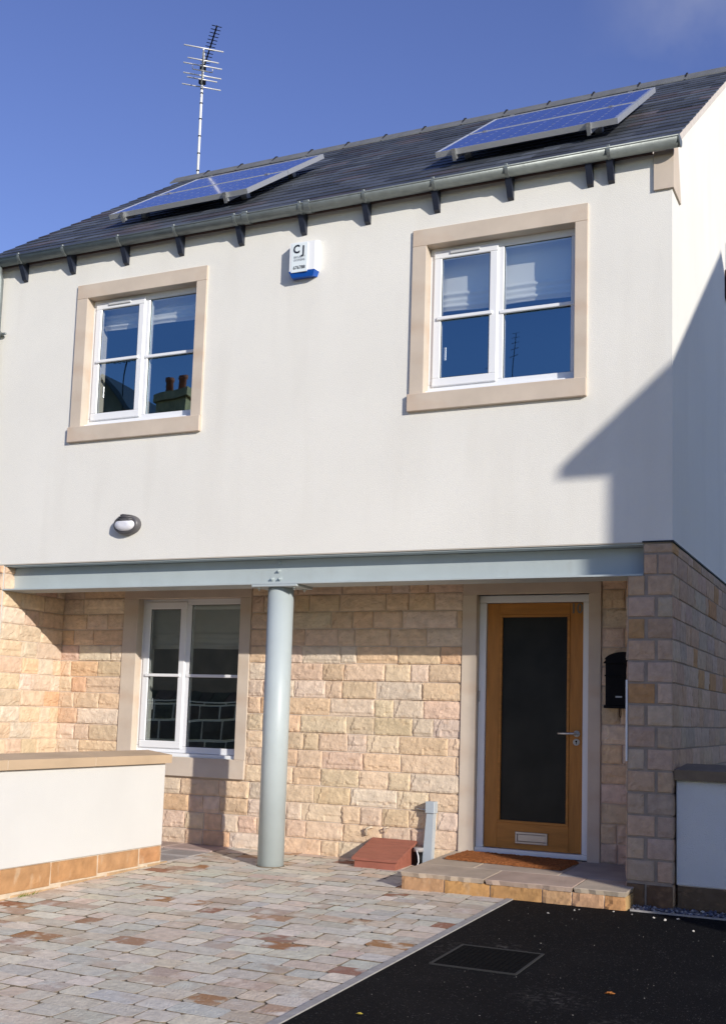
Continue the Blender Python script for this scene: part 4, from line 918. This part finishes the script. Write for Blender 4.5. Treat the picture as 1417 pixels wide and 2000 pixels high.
# rubble wall opposite
rb = thing('rubble_wall', 'dark rubble stone wall with pale mortar across the yard, seen in the porch window glass', 'wall', (-11, -7.6, -.33))
mb = MB(); r = random.Random(77); RP = [((.10, .085, .06), 3), ((.08, .08, .055), 2), ((.13, .095, .07), 2)]
yw = -7.5; mb.box(-17, -7.5, yw - .4, yw, -.5, 1.25, 1); z = -.45; row = 0
while z < 1.2:
    h = .27; x = -17 + (row % 2) * .2
    while x < -7.6:
        wd = r.uniform(.3, .6); block(mb, (0, yw + .002, 0), (1, 0, 0), (0, 1, 0), x + .02, min(-7.5, x + wd) - .02, z + .018, min(z + h, 1.24) - .018, r, RP, .03, .05); x += wd
    z += h; row += 1
obj('stonework', mb, [RUBBLE, mat('lime_mortar', (.80, .74, .56), .95)], rb)
x = -17; mb = MB()
while x < -7.6:
    wd = r.uniform(.22, .4); c = pick(RP, r); l_ = .12
    mb.hexa([(x + .01, yw - .38, 1.25), (x + wd - .01, yw - .38, 1.25), (x + wd - .01, yw - .01, 1.25), (x + .01, yw - .01, 1.25), (x + .01 + l_, yw - .36, 1.47), (x + wd - .01 + l_, yw - .36, 1.48), (x + wd - .01 + l_, yw - .03, 1.47), (x + .01 + l_, yw - .03, 1.48)], 0, c); x += wd
obj('cope_stones', mb, RUBBLE, rb)
# unseen terrace behind the camera, added to keep low sky light off the porch
tr = thing('sky_blocking_terrace', 'low dark stone terrace added across the street, unseen, to block low sky light', 'house', (-3, -21, -.4))
mb = MB(); mb.extrude([(-25, -.5), (-18, -.5), (-18, 3.3), (-21.5, 5.9), (-25, 3.3)], 'x', -14.8, 0); obj('wall', mb, mat('terrace_stone', (.20, .15, .10), .95, var=.25, vscale=2.5, bump=.5, bscale=10), tr)
mb = MB()
for s_ in (-1, 1):
    ye_ = -21.5 + s_ * 3.8; mb.hexa([(-15, -21.5, 5.95), (.2, -21.5, 5.95), (.2, ye_, 3.12), (-15, ye_, 3.12), (-15, -21.5, 6.1), (.2, -21.5, 6.1), (.2, ye_, 3.27), (-15, ye_, 3.27)], 0, (.05, .057, .07))
obj('roof', mb, SLATE, tr)
for zz in (.7,):
    for k in range(5):
        xx = -13.5 + k * 2.5; mb = MB(); mb.box(xx, xx + .95, -17.99, -17.94, zz, zz + 1.35); Fm = obj('window', mb, UPVC, tr)
        mb = MB(); mb.box(xx + .06, xx + .45, -17.939, -17.93, zz + .06, zz + 1.29); mb.box(xx + .5, xx + .89, -17.939, -17.93, zz + .06, zz + 1.29); obj('pane', mb, GLASS2, Fm)
for xx, zt in ((-8.75, 10.75), (-9.25, 10.1)):
    mb = MB(); mb.tube([(xx, -18.6, 3.0), (xx, -18.6, zt)], .011, 8)
    for q in range(5): mb.tube([(xx - .12, -18.6, zt - .12 * q), (xx + .12, -18.6, zt - .12 * q)], .005, 6)
    obj('aerial', mb, BLACK, tr)
# house across with the chimney seen in the upstairs glass
oh = thing('opposite_house', 'stone house with a two pot chimney, mirrored in the left upstairs window', 'house', (-21, -20, -.4))
mb = MB(); mb.extrude([(-26, -.5), (-16.6, -.5), (-16.6, 7.2), (-21.5, 10.7), (-26, 7.4)], 'y', -26, -18.5); 
obj('wall', mb, mat('far_stone', (.30, .22, .14), .95, var=.25, vscale=2.5), oh)
mb = MB()
for s, xe in ((1, -16.2), (-1, -26.6)):
    ze = 10.9 - (abs(xe + 21.5)) * .72
    mb.hexa([(-21.5, -26.2, 10.75), (-21.5, -18.3, 10.75), (xe, -18.3, ze - .1), (xe, -26.2, ze - .1), (-21.5, -26.2, 10.9), (-21.5, -18.3, 10.9), (xe, -18.3, ze), (xe, -26.2, ze)], 0, (.05, .057, .07))
obj('roof', mb, SLATE, oh)
mb = MB(); mb.box(-19.35, -18.2, -18.9, -18.2, 7.2, 9.98); mb.box(-19.42, -18.13, -18.97, -18.13, 9.98, 10.12)
ch = obj('chimney', mb, mat('chimney_stone', (.50, .33, .17), .95, var=.3, vscale=5), oh)
for x in (-19.1, -18.62):
    mb = MB(); mb.tube([(x, -18.55, 10.12), (x, -18.55, 10.45), (x, -18.55, 10.46), (x, -18.55, 10.56)], [.13, .11, .14, .14], 14); obj('chimney_pot', mb, BRICKR, ch)
mb = MB(); mb.tube([(-20.6, -18.4, 9.9), (-20.6, -18.4, 11.4)], .018, 8)
for k in range(7): mb.tube([(-20.6 - .45 + .15 * k, -18.35 - .2, 11.3), (-20.6 - .45 + .15 * k, -18.35 + .25, 11.3)], .015, 6)
mb.tube([(-21.1, -18.38, 11.3), (-20.1, -18.38, 11.3)], .02, 6); obj('aerial', mb, BLACK, oh)
